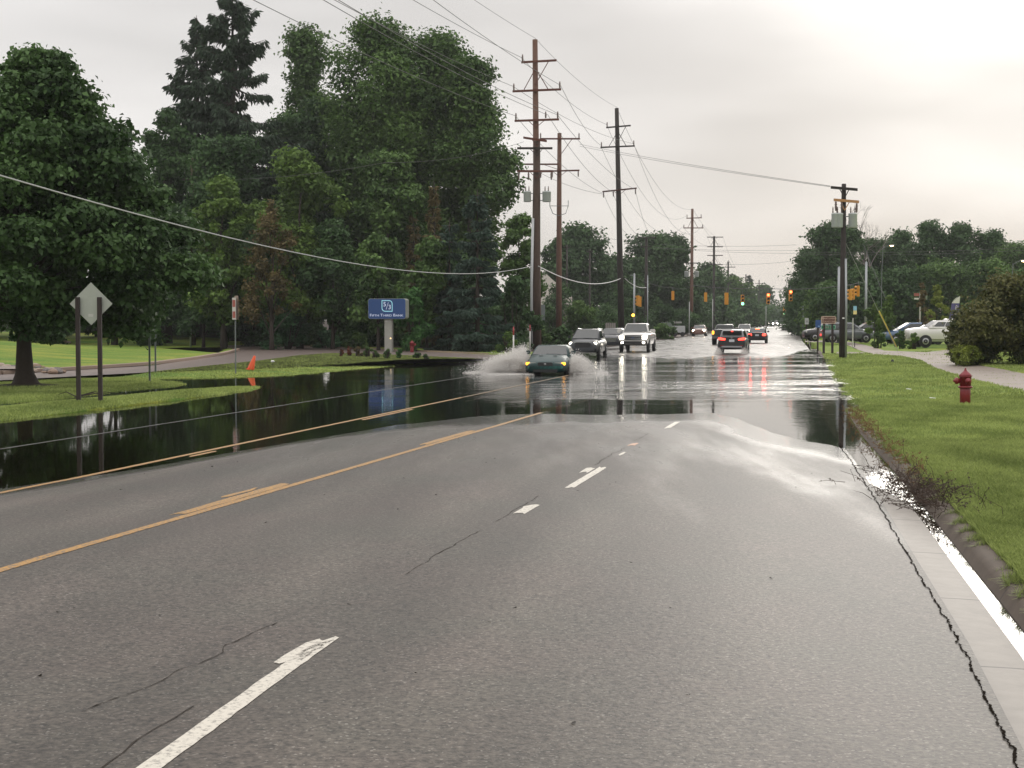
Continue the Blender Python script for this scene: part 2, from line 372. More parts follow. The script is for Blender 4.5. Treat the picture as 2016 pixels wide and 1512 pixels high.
    bp = N(nt, 'ShaderNodeBump'); bp.inputs['Distance'].default_value = .006; bp.inputs['Strength'].default_value = .8; L(n1.outputs['Fac'], bp.inputs['Height']); L(bp.outputs[0], b.inputs['Normal'])
    bp2 = N(nt, 'ShaderNodeBump'); bp2.inputs['Distance'].default_value = .0012; bp2.inputs['Strength'].default_value = .5; L(n1.outputs['Fac'], bp2.inputs['Height']); L(bp2.outputs[0], b.inputs['Coat Normal'])
    return m
def paint_mat(name, col, lo=.36, hi=.5):
    m, nt, b = nodes(name); L = nt.links.new
    geo = N(nt, 'ShaderNodeNewGeometry')
    n1 = N(nt, 'ShaderNodeTexNoise'); n1.inputs['Scale'].default_value = 30; n1.inputs['Detail'].default_value = 6; n1.inputs['Roughness'].default_value = .75; L(geo.outputs['Position'], n1.inputs['Vector'])
    mr = N(nt, 'ShaderNodeMapRange'); L(n1.outputs['Fac'], mr.inputs['Value']); mr.inputs['From Min'].default_value = lo; mr.inputs['From Max'].default_value = hi
    mx = N(nt, 'ShaderNodeMix', data_type='RGBA'); L(mr.outputs[0], mx.inputs['Factor']); mx.inputs['A'].default_value = (.10, .09, .08, 1); mx.inputs['B'].default_value = (*col, 1)
    L(mx.outputs['Result'], b.inputs['Base Color']); b.inputs['Roughness'].default_value = .45
    return m
def grass_mat():
    m, nt, b = nodes('lawn_grass'); L = nt.links.new
    geo = N(nt, 'ShaderNodeNewGeometry')
    n1 = N(nt, 'ShaderNodeTexNoise'); n1.inputs['Scale'].default_value = 9; n1.inputs['Detail'].default_value = 8; n1.inputs['Roughness'].default_value = .8; L(geo.outputs['Position'], n1.inputs['Vector'])
    mp = N(nt, 'ShaderNodeMapping'); mp.inputs['Scale'].default_value = (.25, .6, 1); L(geo.outputs['Position'], mp.inputs[0])
    n2 = N(nt, 'ShaderNodeTexNoise'); n2.inputs['Scale'].default_value = 1.0; n2.inputs['Detail'].default_value = 4; L(mp.outputs[0], n2.inputs['Vector'])
    r = N(nt, 'ShaderNodeValToRGB'); e = r.color_ramp.elements
    e[0].position = .36; e[0].color = (.10, .15, .03, 1); e[1].position = .66; e[1].color = (.28, .36, .075, 1)
    L(n1.outputs['Fac'], r.inputs[0])
    r2 = N(nt, 'ShaderNodeValToRGB'); e = r2.color_ramp.elements
    e[0].position = .36; e[0].color = (.55, .8, .6, 1); e[1].position = .66; e[1].color = (1.35, 1.12, .95, 1); L(n2.outputs['Fac'], r2.inputs[0])
    mu = N(nt, 'ShaderNodeMix', data_type='RGBA', blend_type='MULTIPLY'); mu.inputs['Factor'].default_value = 1; L(r.outputs[0], mu.inputs['A']); L(r2.outputs[0], mu.inputs['B'])
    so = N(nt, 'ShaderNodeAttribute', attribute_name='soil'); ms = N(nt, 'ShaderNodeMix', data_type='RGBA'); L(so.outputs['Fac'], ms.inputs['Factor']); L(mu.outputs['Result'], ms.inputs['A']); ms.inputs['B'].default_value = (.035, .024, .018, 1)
    L(ms.outputs['Result'], b.inputs['Base Color']); b.inputs['Roughness'].default_value = .85; b.inputs['Specular IOR Level'].default_value = .15
    bp = N(nt, 'ShaderNodeBump'); bp.inputs['Distance'].default_value = .05; L(n1.outputs['Fac'], bp.inputs['Height']); L(bp.outputs[0], b.inputs['Normal'])
    return m
def water_mat():
    m, nt, b = nodes('flood_water'); L = nt.links.new
    nt.nodes.remove(b)
    geo = N(nt, 'ShaderNodeNewGeometry'); rip = N(nt, 'ShaderNodeAttribute', attribute_name='ripple')
    n1 = N(nt, 'ShaderNodeTexNoise'); n1.inputs['Scale'].default_value = 2.6; n1.inputs['Detail'].default_value = 5; n1.inputs['Roughness'].default_value = .55; n1.inputs['Distortion'].default_value = .3; L(geo.outputs['Position'], n1.inputs['Vector'])
    st = N(nt, 'ShaderNodeMath', operation='MULTIPLY'); L(rip.outputs['Fac'], st.inputs[0]); L(n1.outputs['Fac'], st.inputs[1])
    bp = N(nt, 'ShaderNodeBump'); bp.inputs['Distance'].default_value = .10; bp.inputs['Strength'].default_value = 1.0; L(st.outputs[0], bp.inputs['Height'])
    fr = N(nt, 'ShaderNodeFresnel'); fr.inputs['IOR'].default_value = 1.36
    gb = N(nt, 'ShaderNodeBsdfGlossy'); gb.inputs['Color'].default_value = (1, 1, 1, 1); gb.inputs['Roughness'].default_value = .015; L(bp.outputs[0], gb.inputs['Normal'])
    tr = N(nt, 'ShaderNodeBsdfTransparent'); tr.inputs['Color'].default_value = (.42, .38, .30, 1)
    ms = N(nt, 'ShaderNodeMixShader'); L(fr.outputs[0], ms.inputs[0]); L(tr.outputs[0], ms.inputs[1]); L(gb.outputs[0], ms.inputs[2])
    L(ms.outputs[0], nt.nodes['Material Output'].inputs['Surface'])
    return m
ASPH = asphalt_mat(); YEL = paint_mat('yellow_line_paint', (.46, .235, .04), .38, .56); WLN = paint_mat('white_line_paint', (.62, .58, .50), .32, .50)
GRASSM = grass_mat(); WATER = water_mat()
CRACK = mat('tar_crack', (.05, .043, .037), .9, spec=.1)

# ------------------------------------------------------------------ ground sheets
def grid_mesh(name, uu, yy, xf, zf, m, attrs=None, smooth=True):
    U, Y = np.meshgrid(uu, yy); X = xf(U, Y); Z = zf(U, Y, X)
    v = np.stack([X, Y, Z], -1).reshape(-1, 3); a, b = U.shape
    i = np.arange(a * b).reshape(a, b)
    f = np.stack([i[:-1, :-1], i[:-1, 1:], i[1:, 1:], i[1:, :-1]], -1).reshape(-1, 4)
    return mesh_np(name, v, f, m, None, smooth, {k: g(U, Y, X, Z) for k, g in (attrs or {}).items()})
yy = np.concatenate([np.linspace(-60, 2, 25), np.geomspace(2.3, 130, 420), np.geomspace(132, 1000, 110)])
def wetf(U, Y, X, Z):
    z = Z - zfar(Y)
    w = 1 - sstep(.004, .035, z)
    g = .29 * sstep(3.6, 6.8, U + (Y - 22) * .10) * sstep(9, 20, Y)          # film running to the right-hand gutter
    far = .42 * sstep(60, 100, Y)
    g2 = .55 * sstep(12, 30, Y) * (1 - sstep(-4.5, -1, U))
    edge = .22 * sstep(6.2, 7.4, U) * sstep(8, 20, Y)
    return np.clip(np.maximum.reduce([w, g, far, g2, edge, -.05 + .42 * sstep(8, 30, Y)]), 0, 1)
road = tag(grid_mesh('road', np.linspace(-10.9, 7.5, 75), yy, ux, lambda U, Y, X: road_z(U, Y), ASPH, {'wet': wetf, 'track': lambda U, Y, X, Z: np.clip(np.exp(-((np.abs(np.mod(U + 3.55 * 4, 3.55) - 1.775) - .85) / .35) ** 2) * .8 + (fbm(U * 1.2, Y * .15, 99) - .5) * .8, 0, 1)}), kind='structure')
tu = np.concatenate([-np.geomspace(700, 42, 26), np.linspace(-41, -11.1, 150), [-11.0, -10.9], [-8, 0, 7, 8.15], np.linspace(8.22, 22, 90), np.geomspace(22.5, 700, 34)])
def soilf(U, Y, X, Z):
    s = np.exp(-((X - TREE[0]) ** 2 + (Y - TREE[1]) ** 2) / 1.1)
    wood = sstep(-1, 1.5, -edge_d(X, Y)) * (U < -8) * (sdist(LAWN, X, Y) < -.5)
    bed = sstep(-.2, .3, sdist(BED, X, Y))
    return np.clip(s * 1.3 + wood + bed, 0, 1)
BED = poly_px([(660, 704), (668, 699), (720, 694), (800, 697), (842, 703), (850, 711), (800, 714), (740, 708)], .1)
def edge_d(X, Y):     # distance in front of the edge of the woods
    px = 1008 + FPX * X / np.maximum(Y, 1)
    return (142 - (px - 380) * .058) - Y
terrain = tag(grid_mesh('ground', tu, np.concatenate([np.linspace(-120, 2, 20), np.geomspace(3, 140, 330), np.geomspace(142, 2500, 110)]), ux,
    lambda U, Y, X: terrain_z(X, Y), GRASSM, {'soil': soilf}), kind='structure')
def ripf(U, Y, X, Z):
    wake = sstep(37, 50, Y) * sstep(-7.5, -2.5, U + (Y - 50) * .03)
    car = np.exp(-((X - 1.6) ** 2) / 30 - ((Y - 60) ** 2) / 260)
    farl = .03 * sstep(48, 60, Y)
    st = sstep(.38, .62, fbm(X * .16, Y * .55, 61, 4)) * .75 + sstep(.35, .65, fbm(X * .5, Y * 1.4, 63)) * .35
    w = .006 + .19 * wake * (.34 + st) + .12 * car * (.2 + st) + farl * st
    w = w + .035 * sstep(5, 7, U) * sstep(28, 36, Y)
    turn = np.exp(-((Y - 31) / 8) ** 2) * np.exp(-((U + 3) / 2.2) ** 2)
    return w + .03 * turn
def flat0(U, Y, X): return np.zeros_like(U)
water = tag(grid_mesh('water', np.concatenate([np.linspace(-90, -12, 60), np.linspace(-11.5, 9.8, 70)]), np.geomspace(4, 118, 420), ux, flat0, WATER, {'ripple': ripf}), kind='structure')

# gutter and kerb along the right-hand side
def sweep(name, prof, ys, m, wob=0, early=0):
    pr = np.array(prof); v = []; 
    for y in ys:
        gd = float(gutter_drop(y)) - early * float(sstep(17, 26, y)); w = wob * (float(vnoise(y * 1.3, 0, 5)) - .5)
        for (u, z) in pr: v.append((float(ux(u, y)), y, z + gd + w * (z > .05)))
    n = len(pr); k = len(ys); i = np.arange(n * k).reshape(k, n)
    f = np.stack([i[:-1, :-1], i[:-1, 1:], i[1:, 1:], i[1:, :-1]], -1).reshape(-1, 4)
    return mesh_np(name, v, f, m, None, True)
def conc_mat(name, col, rough, coat, joint=True):
    m, nt, b = nodes(name); L = nt.links.new
    geo = N(nt, 'ShaderNodeNewGeometry')
    n1 = N(nt, 'ShaderNodeTexNoise'); n1.inputs['Scale'].default_value = 5; n1.inputs['Detail'].default_value = 8; n1.inputs['Roughness'].default_value = .7; L(geo.outputs['Position'], n1.inputs['Vector'])
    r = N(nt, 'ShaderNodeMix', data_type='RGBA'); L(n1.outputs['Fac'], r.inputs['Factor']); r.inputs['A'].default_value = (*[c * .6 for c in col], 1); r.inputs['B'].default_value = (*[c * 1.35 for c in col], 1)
    sp = N(nt, 'ShaderNodeSeparateXYZ'); L(geo.outputs['Position'], sp.inputs[0])
    md = N(nt, 'ShaderNodeMath', operation='MODULO'); L(sp.outputs['Y'], md.inputs[0]); md.inputs[1].default_value = 2.4
    lt = N(nt, 'ShaderNodeMath', operation='LESS_THAN'); L(md.outputs[0], lt.inputs[0]); lt.inputs[1].default_value = .03 if joint else 0
    mj = N(nt, 'ShaderNodeMix', data_type='RGBA'); L(lt.outputs[0], mj.inputs['Factor']); L(r.outputs['Result'], mj.inputs['A']); mj.inputs['B'].default_value = (.05, .04, .035, 1)
    L(mj.outputs['Result'], b.inputs['Base Color']); b.inputs['Roughness'].default_value = rough
    b.inputs['Coat Weight'].default_value = coat; b.inputs['Coat Roughness'].default_value = .12; b.inputs['Coat IOR'].default_value = 1.33
    bp = N(nt, 'ShaderNodeBump'); bp.inputs['Distance'].default_value = .004; L(n1.outputs['Fac'], bp.inputs['Height']); L(bp.outputs[0], b.inputs['Normal'])
    return m
ysw = np.concatenate([np.linspace(-60, 4, 20), np.geomspace(4.2, 110, 220)])
tag(sweep('gutter', [(7.44, .024), (7.52, .022), (7.7, .012), (7.83, .002), (7.92, -.016), (7.965, -.022)], ysw, conc_mat('wet_gutter_concrete', (.20, .178, .155), .6, .05), early=.06), kind='structure')
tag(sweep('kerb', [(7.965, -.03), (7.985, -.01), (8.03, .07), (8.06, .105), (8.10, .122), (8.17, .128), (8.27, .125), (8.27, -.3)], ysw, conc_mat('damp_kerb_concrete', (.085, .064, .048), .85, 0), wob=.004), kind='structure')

# ------------------------------------------------------------------ road markings
def strip(name, u, y0, y1, w, m, jag=0, lift=.004, uo=None, n=None, over=0):
    n = n or max(4, int((y1 - y0) / .35)); ys = np.linspace(y0, y1, n); v = []
    for k, y in enumerate(ys):
        o = uo(y) if uo else 0
        for s in (-.5, -.17, .17, .5):
            uu_ = u + o + w * s + (random.uniform(-jag, jag) if abs(s) == .5 else 0)
            yj = y + (random.uniform(-.12, .12) if k in (0, n - 1) and jag else 0)
            zr_ = float(road_z(uu_, yj)); v.append((float(ux(uu_, yj)), yj, max(zr_ + lift, .0035) if (over and 12 < yj < over and zr_ > -.16) else zr_ + lift))
    i = np.arange(n * 4).reshape(n, 4)
    f = np.stack([i[:-1, :-1], i[:-1, 1:], i[1:, 1:], i[1:, :-1]], -1).reshape(-1, 4)
    return mesh_np(name, v, f, m, road, False)
strip('yellow_line', 0, -40, 75, .115, YEL, .004, n=600)
strip('yellow_line', -3.55, -40, 75, .115, YEL, .004, n=600, over=44)
strip('yellow_line', -3.55, 44.1, 62, .09, paint_mat('water_dimmed_yellow_paint', (.20, .12, .04)), .006, n=60, over=63)  # dull colour stands in for the water's dimming; strip rides at the surface
for y0, y1 in ((16.6, 19.9), (26.6, 30.2), (37.5, 40.6), (48.2, 51.2)): strip('yellow_dash', -.145, y0, y1, .15, YEL, .014)
strip('yellow_dash', -.31, 18.3, 19.3, .10, YEL, .02)
for y0, y1 in ((24.8, 25.8), (34, 38)): strip('yellow_dash', -3.37, y0, y1, .11, YEL, .01, over=44)
for y0, y1 in ((-3, .2), (4.0, 9.95), (19.3, 22.2), (30.9, 33.1), (43, 46), (55, 58), (120, 123), (132, 135)): strip('white_dash', 3.55, y0, y1, .115, WLN, .004, uo=lambda y: .15 * (1 - float(sstep(5.5, 11, y))), n=max(12, int((y1 - y0) / .12)))
strip('white_dash', 3.50, 9.25, 9.95, .15, WLN, .005, uo=lambda y: .03)
strip('white_dash', 3.47, 16.6, 17.35, .15, WLN, .012)
strip('white_dash', 3.5, 24.3, 25.0, .05, WLN, .012); strip('white_dash', 3.4, 21.4, 22.1, .12, WLN, .012)
strip('white_dash', 3.42, 26.3, 26.9, .12, mat('orange_marker_paint', (.5, .3, .2), .5), .01)
LN = paint_mat('water_dimmed_white_paint', (.10, .10, .09), .3, .42)  # dark grey stands in for white paint dimmed by the flood water
strip('white_line', -7.15, 5, 90, .07, LN, .01, n=300, over=63)
for y0, y1 in ((3, 8.3), (12.6, 15.2), (15.9, 18.4), (22.6, 25.8), (27.4, 29.6)):
    strip('road_crack', 3.36, y0, y1, .007, CRACK, .004, uo=lambda y: (float(fbm(y * 1.7, 1, 3)) - .5) * .10 + .12 * (1 - float(sstep(5.5, 11, y))), n=int((y1 - y0) / .08))
strip('road_crack', 2.9, 8.2, 10.5, .006, CRACK, .004, uo=lambda y: (float(fbm(y * 2.1, 4, 3)) - .5) * .16 + (y - 8) * .06, n=40)
strip('road_edge', 7.44, 3, 36, .010, mat('edge_tar', (.018, .015, .012), 1, spec=0), .010, lift=.006, n=1400, uo=lambda y: (float(fbm(y * 5, 2, 8, 4)) - .5) * .05)
# a few stones and bits of leaf litter lying on the road
def litter():
    mb = MB()
    for _ in range(75):
        y = random.uniform(7.5, 30) ; u = random.uniform(-4, 7.2); z = float(road_z(u, y)); s = random.uniform(.006, .014)
        if z < .01: continue
        x = float(ux(u, y)); mb.add([(x + random.uniform(-s, s) * 1.6, y + random.uniform(-s, s) * 1.6, z + random.uniform(0, s)) for _ in range(5)], [(0, 1, 2), (0, 2, 3), (1, 2, 4), (0, 3, 4)])
    return mb.build('leaf_litter', mat('litter', (.02, .016, .012), .8))
tag(litter(), 'small dark leaf bits and stones scattered over the grey road', 'litter', None, 'stuff')

# drive, paths
def patch(name, poly, m, z=None, lift=.02, kind='structure', nsub=1):
    bm = bmesh.new(); vs = [bm.verts.new((a, b, 0)) for a, b in poly]; f = bm.faces.new(vs)
    bmesh.ops.triangulate(bm, faces=[f])
    for _ in range(nsub): bmesh.ops.subdivide_edges(bm, edges=bm.edges[:], cuts=1, use_grid_fill=True)
    co = np.array([v.co[:] for v in bm.verts]); zz = terrain_z(co[:, 0], co[:, 1]) if z is None else (.115 + .028 * np.clip(xu(co[:, 0], co[:, 1]) - 8.2, 0, 7) + gutter_drop(co[:, 1]) if z == 'verge' else np.full(len(co), z))
    for v, q in zip(bm.verts, zz): v.co.z = q + lift
    me = bpy.data.meshes.new(name); bm.normal_update(); bm.to_mesh(me); bm.free(); me.materials.append(m)
    if me.polygons and sum(p.normal.z for p in me.polygons) < 0: me.flip_normals()
    o = bpy.data.objects.new(name, me); COL.objects.link(o); return tag(o, kind=kind)
DRV = mat('drive_asphalt', (.17, .13, .115), .45, scale=1.5, var=.15, coat=.25)
patch('drive', [P0(a, b, .13) for a, b in drive_px], DRV, z=.112, lift=.004)
def kerbline(name, pts, m, w=.15, h=.12, base=.11):
    mb = MB(); P = [Vector((*P0(a, b, base), base)) for a, b in pts]
    for a, b in zip(P[:-1], P[1:]):
        t = (b - a).normalized(); nrm = Vector((-t.y, t.x, 0)) * w / 2
        q = [a - nrm, a + nrm, b + nrm, b - nrm]
        mb.add([p + Vector((0, 0, -.15)) for p in q] + [p + Vector((0, 0, h)) for p in q], [(0, 1, 2, 3), (4, 7, 6, 5), (0, 4, 5, 1), (1, 5, 6, 2), (2, 6, 7, 3), (3, 7, 4, 0)])
    o = mb.build(name, m); return tag(o, kind='structure')
KC = mat('kerb_concrete', (.30, .22, .17), .7)
kerbline('kerb_lawn', [(-300, 743), (0, 737), (110, 730.5), (200, 725), (300, 718), (380, 708), (440, 698), (462, 692), (468, 690)], KC, .3, .14)
kerbline('kerb_woods', [(380, 676), (430, 677.5), (560, 680.5), (700, 686.5), (860, 693), (960, 697.5)], KC, .2, .08)
SW = conc_mat('sidewalk_concrete', (.22, .18, .15), .7, 0)
patch('sidewalk', [P0(a, b, .3) for a, b in sw_px], SW, z='verge', lift=.0, nsub=3)
patch('driveway', [P0(a, b, .18) for a, b in [(1598, 693.5), (1702, 693.5), (1702, 690.5), (1598, 690)]], SW, lift=.03)
patch('parking_lot', [P0(a, b, .3) for a, b in [(1600, 662), (2200, 674), (2200, 655), (1600, 651)]], DRV, lift=.03, nsub=2)
patch('side_street', [P0(a, b, .1) for a, b in [(1000, 665), (1340, 663.5), (1340, 661), (1000, 660.5)]], DRV, lift=.03, nsub=2)
patch('path', [P0(a, b, .1) for a, b in [(1288, 669), (1352, 662), (1352, 660), (1288, 663)]], SW, lift=.03)
patch('terrace', [P0(a, b, .25) for a, b in [(-500, 735), (40, 729), (42, 724), (-500, 722)]], SW, z=.28, lift=.03)

# ------------------------------------------------------------------ grass blades
def blades(name, px_, py_, h, w, tone, m):
    n = len(px_); z = terrain_z(px_, py_); keep = z > .0; px_, py_, h, w, tone, z = [a[keep] for a in (px_, py_, h, w, tone, z)]; n = len(px_)
    a = np.random.uniform(0, 2 * np.pi, n); dx = np.cos(a) * w / 2; dy = np.sin(a) * w / 2
    la = np.random.uniform(0, 2 * np.pi, n); le = h * np.random.uniform(.1, .9, n); lx = np.cos(la) * le; ly = np.sin(la) * le
    v = np.zeros((n, 4, 3)); z = z - .01
    v[:, 0] = np.stack([px_ - dx, py_ - dy, z], -1); v[:, 1] = np.stack([px_ + dx, py_ + dy, z], -1)
    v[:, 2] = np.stack([px_ + dx * .8 + lx * .4, py_ + dy * .8 + ly * .4, z + h * .6], -1); v[:, 3] = np.stack([px_ + lx, py_ + ly, z + h], -1)
    f = np.arange(n * 4).reshape(n, 4)
    return mesh_np(name, v.reshape(-1, 3), f, m, None, False, {'tone': np.repeat(tone, 4)})
GB = leaf_mat('grass_blades', (.155, .205, .055), (.47, .55, .18), .4)
def verge_pts(n, y0, y1, u0, u1):
    y = np.random.uniform(y0, y1, n); u = u0 + (u1 - u0) * np.random.uniform(0, 1, n); x = ux(u, y)
    k = (x < y * .345 + .3); return x[k], y[k]
xs, ys_, hs, ws = [], [], [], []
for (n, y0, y1, u0, u1, h, w) in ((150000, 9.5, 16, 8.2, 9.3, .075, .007), (190000, 16, 26, 8.2, 11, .075, .009), (130000, 26, 42, 8.2, 15, .07, .015), (60000, 42, 70, 8.2, 20, .07, .03), (40000, 70, 100, 8.2, 26, .08, .05)):
    a, b = verge_pts(n, y0, y1, u0, u1); xs.append(a); ys_.append(b); hs.append(np.full(len(a), h)); ws.append(np.full(len(a), w))
px_ = np.concatenate(xs); py_ = np.concatenate(ys_); hh = np.concatenate(hs) * np.random.uniform(.4, 1.25, len(px_)) * (.6 + .8 * fbm(px_ * 2.5, py_ * 1.2, 77)); ww = np.concatenate(ws)
tone = np.clip(fbm(px_ * 1.3, py_ * .6, 71) * .9 - .1 + np.random.uniform(-.3, .35, len(px_)), 0, 1)
tag(blades('grass', px_, py_, hh, ww, tone, GB), 'mown green grass growing on the verge beside the right-hand kerb', 'grass', None, 'stuff')
# tufts growing out over the kerb top and hanging down its face
n = 42000; y = np.random.uniform(9, 38, n); cl = fbm(y * 3.1, y * 0, 91, 4); k = np.random.uniform(0, 1, n) < sstep(.3, .62, cl) * .95 + .05; y = y[k]; n = len(y); cl = cl[k]
ov = sstep(.42, .66, cl); u = 8.24 - np.abs(np.random.normal(0, .055, n)) * (.4 + 1.3 * ov); u = np.maximum(u, 8.07); gd = gutter_drop(y); L_ = np.random.uniform(.03, .095, n) * (.5 + ov)
v = np.zeros((n, 4, 3)); bx_ = ux(u, y); z = np.where(u < 8.1, .108, .122) + gd; wv = .0035 + y * .00012
ly = np.random.normal(0, .5, n); out_ = np.random.uniform(-.2, .9, n); tipx = bx_ - out_ * L_; tipz = z + L_ * (.75 - .95 * np.abs(out_))
v[:, 0] = np.stack([bx_, y - wv, z], -1); v[:, 1] = np.stack([bx_, y + wv, z], -1)
v[:, 2] = np.stack([tipx, y + ly * L_ + wv * .4, tipz], -1); v[:, 3] = np.stack([tipx, y + ly * L_ - wv * .4, tipz], -1)
mesh_t = mesh_np('grass', v.reshape(-1, 3), np.arange(n * 4).reshape(n, 4), GB, None, False, {'tone': np.repeat(np.clip(np.random.uniform(0, 1, n) * .8, 0, 1), 4)})
tag(mesh_t, 'ragged grass tufts hanging over the top of the kerb', 'grass', None, 'stuff')
a_, b_, h_, w_ = [], [], [], []
for poly, n in ((BERM, 60000), (MOUND, 40000)):
    lo = poly.min(0); hi = poly.max(0); lo = np.maximum(lo, [-18, 0]); x = np.random.uniform(lo[0], hi[0], n * 2); y = np.random.uniform(lo[1], hi[1], n * 2)
    k = (sdist(poly, x, y) > -.5) & (np.hypot(x - TREE[0], y - TREE[1]) > 1.1); a_.append(x[k]); b_.append(y[k])
x = np.random.uniform(-17, 2, 120000); y = np.random.uniform(54, 98, 120000)
k = (sdist(POND, x, y) < .6) & (sdist(LAWN, x, y) < 0) & (sdist(np.array([P0(a, b, .13) for a, b in drive_px]), x, y) < -.1) & (edge_d(x, y) > 0) & (xu(x, y) < -11); a_.append(x[k]); b_.append(y[k])
px_ = np.concatenate(a_); py_ = np.concatenate(b_)
hh = .055 * np.random.uniform(.5, 1.4, len(px_)); tone = np.clip(fbm(px_ * .8, py_ * .5, 71) * .9 - .05 + np.random.uniform(-.3, .35, len(px_)), 0, 1)
tag(blades('grass', px_, py_, hh, np.full(len(px_), .028), tone, GB), 'bright green grass on the half flooded lawn left of the road', 'grass', None, 'stuff')

# ------------------------------------------------------------------ trees
def leaves(name, blobs, n, size, lm, parent, droop=.3, seed=1, flat=.5, shell=.5, aspect=1.6):
    rs = np.random.RandomState(seed)
    C = np.array([b[0] for b in blobs]); Rr = np.array([b[1] for b in blobs])
    wgt = (Rr[:, 0] * Rr[:, 2]) ; k = rs.choice(len(blobs), n, p=wgt / wgt.sum())
    d = rs.normal(size=(n, 3)); d /= np.linalg.norm(d, axis=1, keepdims=True)
    lump = 1 + .30 * np.sin(d[:, 0] * 5 + k * 1.7) * np.sin(d[:, 1] * 6 + k * 2.3) + .22 * np.sin(d[:, 2] * 7 + k)
    r = (1 - np.abs(rs.normal(0, shell * .55, n))).clip(.15, 1) * lump + rs.normal(0, .08, n) + np.where(rs.uniform(0, 1, n) < .2, rs.uniform(0, .5, n), 0)
    p = C[k] + d * r[:, None] * Rr[k]
    nrm = d * .55 + rs.normal(0, .55, (n, 3)) + np.array([0, 0, flat]); nrm /= np.linalg.norm(nrm, axis=1, keepdims=True)
    t = rs.normal(size=(n, 3)); t[:, 2] -= droop; t -= (t * nrm).sum(1, keepdims=True) * nrm; t /= np.linalg.norm(t, axis=1, keepdims=True)
    b = np.cross(nrm, t); s = size * rs.uniform(.55, 1.35, n)[:, None]
    fold = nrm * s * .18
    v = np.stack([p - t * s * .5, p + b * s * .5 / aspect + fold, p + t * s * .6, p - b * s * .5 / aspect + fold], 1)
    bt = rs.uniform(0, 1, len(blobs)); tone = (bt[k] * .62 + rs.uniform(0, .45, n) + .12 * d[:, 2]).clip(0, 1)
    return mesh_np(name, v.reshape(-1, 3), np.arange(n * 4).reshape(n, 4), LM[lm], parent, False, {'tone': np.repeat(tone, 4)})
def trunk_mesh(h, r, blobs, seed=1, lean=0, bark=None, top=.8, nb=14, parent=None, forks=0):
    rs = random.Random(seed); mb = MB(); pts = []; rad = []
    n = 7
    for i in range(n + 1):
        t = i / n; pts.append((lean * t * h + rs.uniform(-.02, .02) * h * t * .6, rs.uniform(-.01, .01) * h, -.3 + (h * top + .3) * t)); rad.append(r * (1.35 if i == 0 else 1.0) * (1 - .78 * t))
    mb.tube(pts, rad, 10)
    for k in range(min(nb, len(blobs))):
        c = Vector(blobs[k][0]); t = min(.95, max(.15, (c.z / h) * .62 + rs.uniform(-.08, .03))); i = t * n; i0 = min(n - 1, int(i)); a = Vector(pts[i0]).lerp(Vector(pts[i0 + 1]), i - i0)
        m = a.lerp(c, .5) + Vector((0, 0, .06 * h * rs.random())); rr = r * (1 - .78 * t) * .5
        mb.tube([a, m, c], [rr, rr * .6, rr * .15], 5)
    return mb.build('trunk', bark or BARK, parent, True)
def make_blobs(h, rad, prof, nb, seed, zlo=.2, bs=.34):
    """prof: list of (height fraction, radius fraction) giving the outline"""
    rs = random.Random(seed); out = []; zf = [p[0] for p in prof]; rf = [p[1] for p in prof]
    for i in range(nb):
        f = zlo + (1 - zlo) * ((i + rs.random()) / nb); env = float(np.interp(f, zf, rf)) * rad * (1 + .22 * math.sin(f * 13 + seed))
        a = rs.uniform(0, 6.283); br = min(bs * rad * rs.uniform(.55, 1.25), max(env * .8, .14 * rad)); q = max(0, env * math.sqrt(rs.uniform(.02, 1)) - br * .45)
        out.append(((q * math.cos(a), q * math.sin(a), min(f * h, h - br * .8)), (br, br, br * rs.uniform(.7, .95))))
    return out
DEC = [(0, .6), (.2, .85), (.4, 1), (.62, 1), (.8, .86), (.93, .62), (1, .38)]
BUSH = [(0, .85), (.2, 1), (.5, .95), (.8, .65), (1, .2)]
OVAL = [(0, .3), (.25, .85), (.5, 1), (.75, .75), (1, .15)]
CONE = [(0, 1), (.2, .95), (.5, .6), (.8, .26), (1, .03)]
def tree(name, x, y, z, h, rad, lm, n, size, label, cat='tree', prof=DEC, nb=34, seed=1, zlo=.2, group=None, tr=None, bs=.30, lean=0, **k):
    e = empty(name, (x, y, z), 0, label, cat, group)
    bl = make_blobs(h, rad, prof, nb, seed, zlo, bs)
    leaves('crown' if cat == 'tree' else 'foliage', bl, n, size, lm, e, seed=seed, **k)
    trunk_mesh(h, tr or max(.05, h * .016), bl[::2], seed, lean, parent=e) if cat == 'tree' else stems(h, rad, seed, e)
    return e
def stems(h, rad, seed, e):
    rs = random.Random(seed); mb = MB()
    for _ in range(7):
        a = rs.uniform(0, 6.3); q = rad * rs.uniform(.3, .7); mb.tube([(0.1 * math.cos(a), .1 * math.sin(a), -.15), (q * .6 * math.cos(a), q * .6 * math.sin(a), h * .45), (q * math.cos(a), q * math.sin(a), h * .8)], [.04 + h * .008, .03, .008], 5)
    mb.build('stem', BARK, e, True)
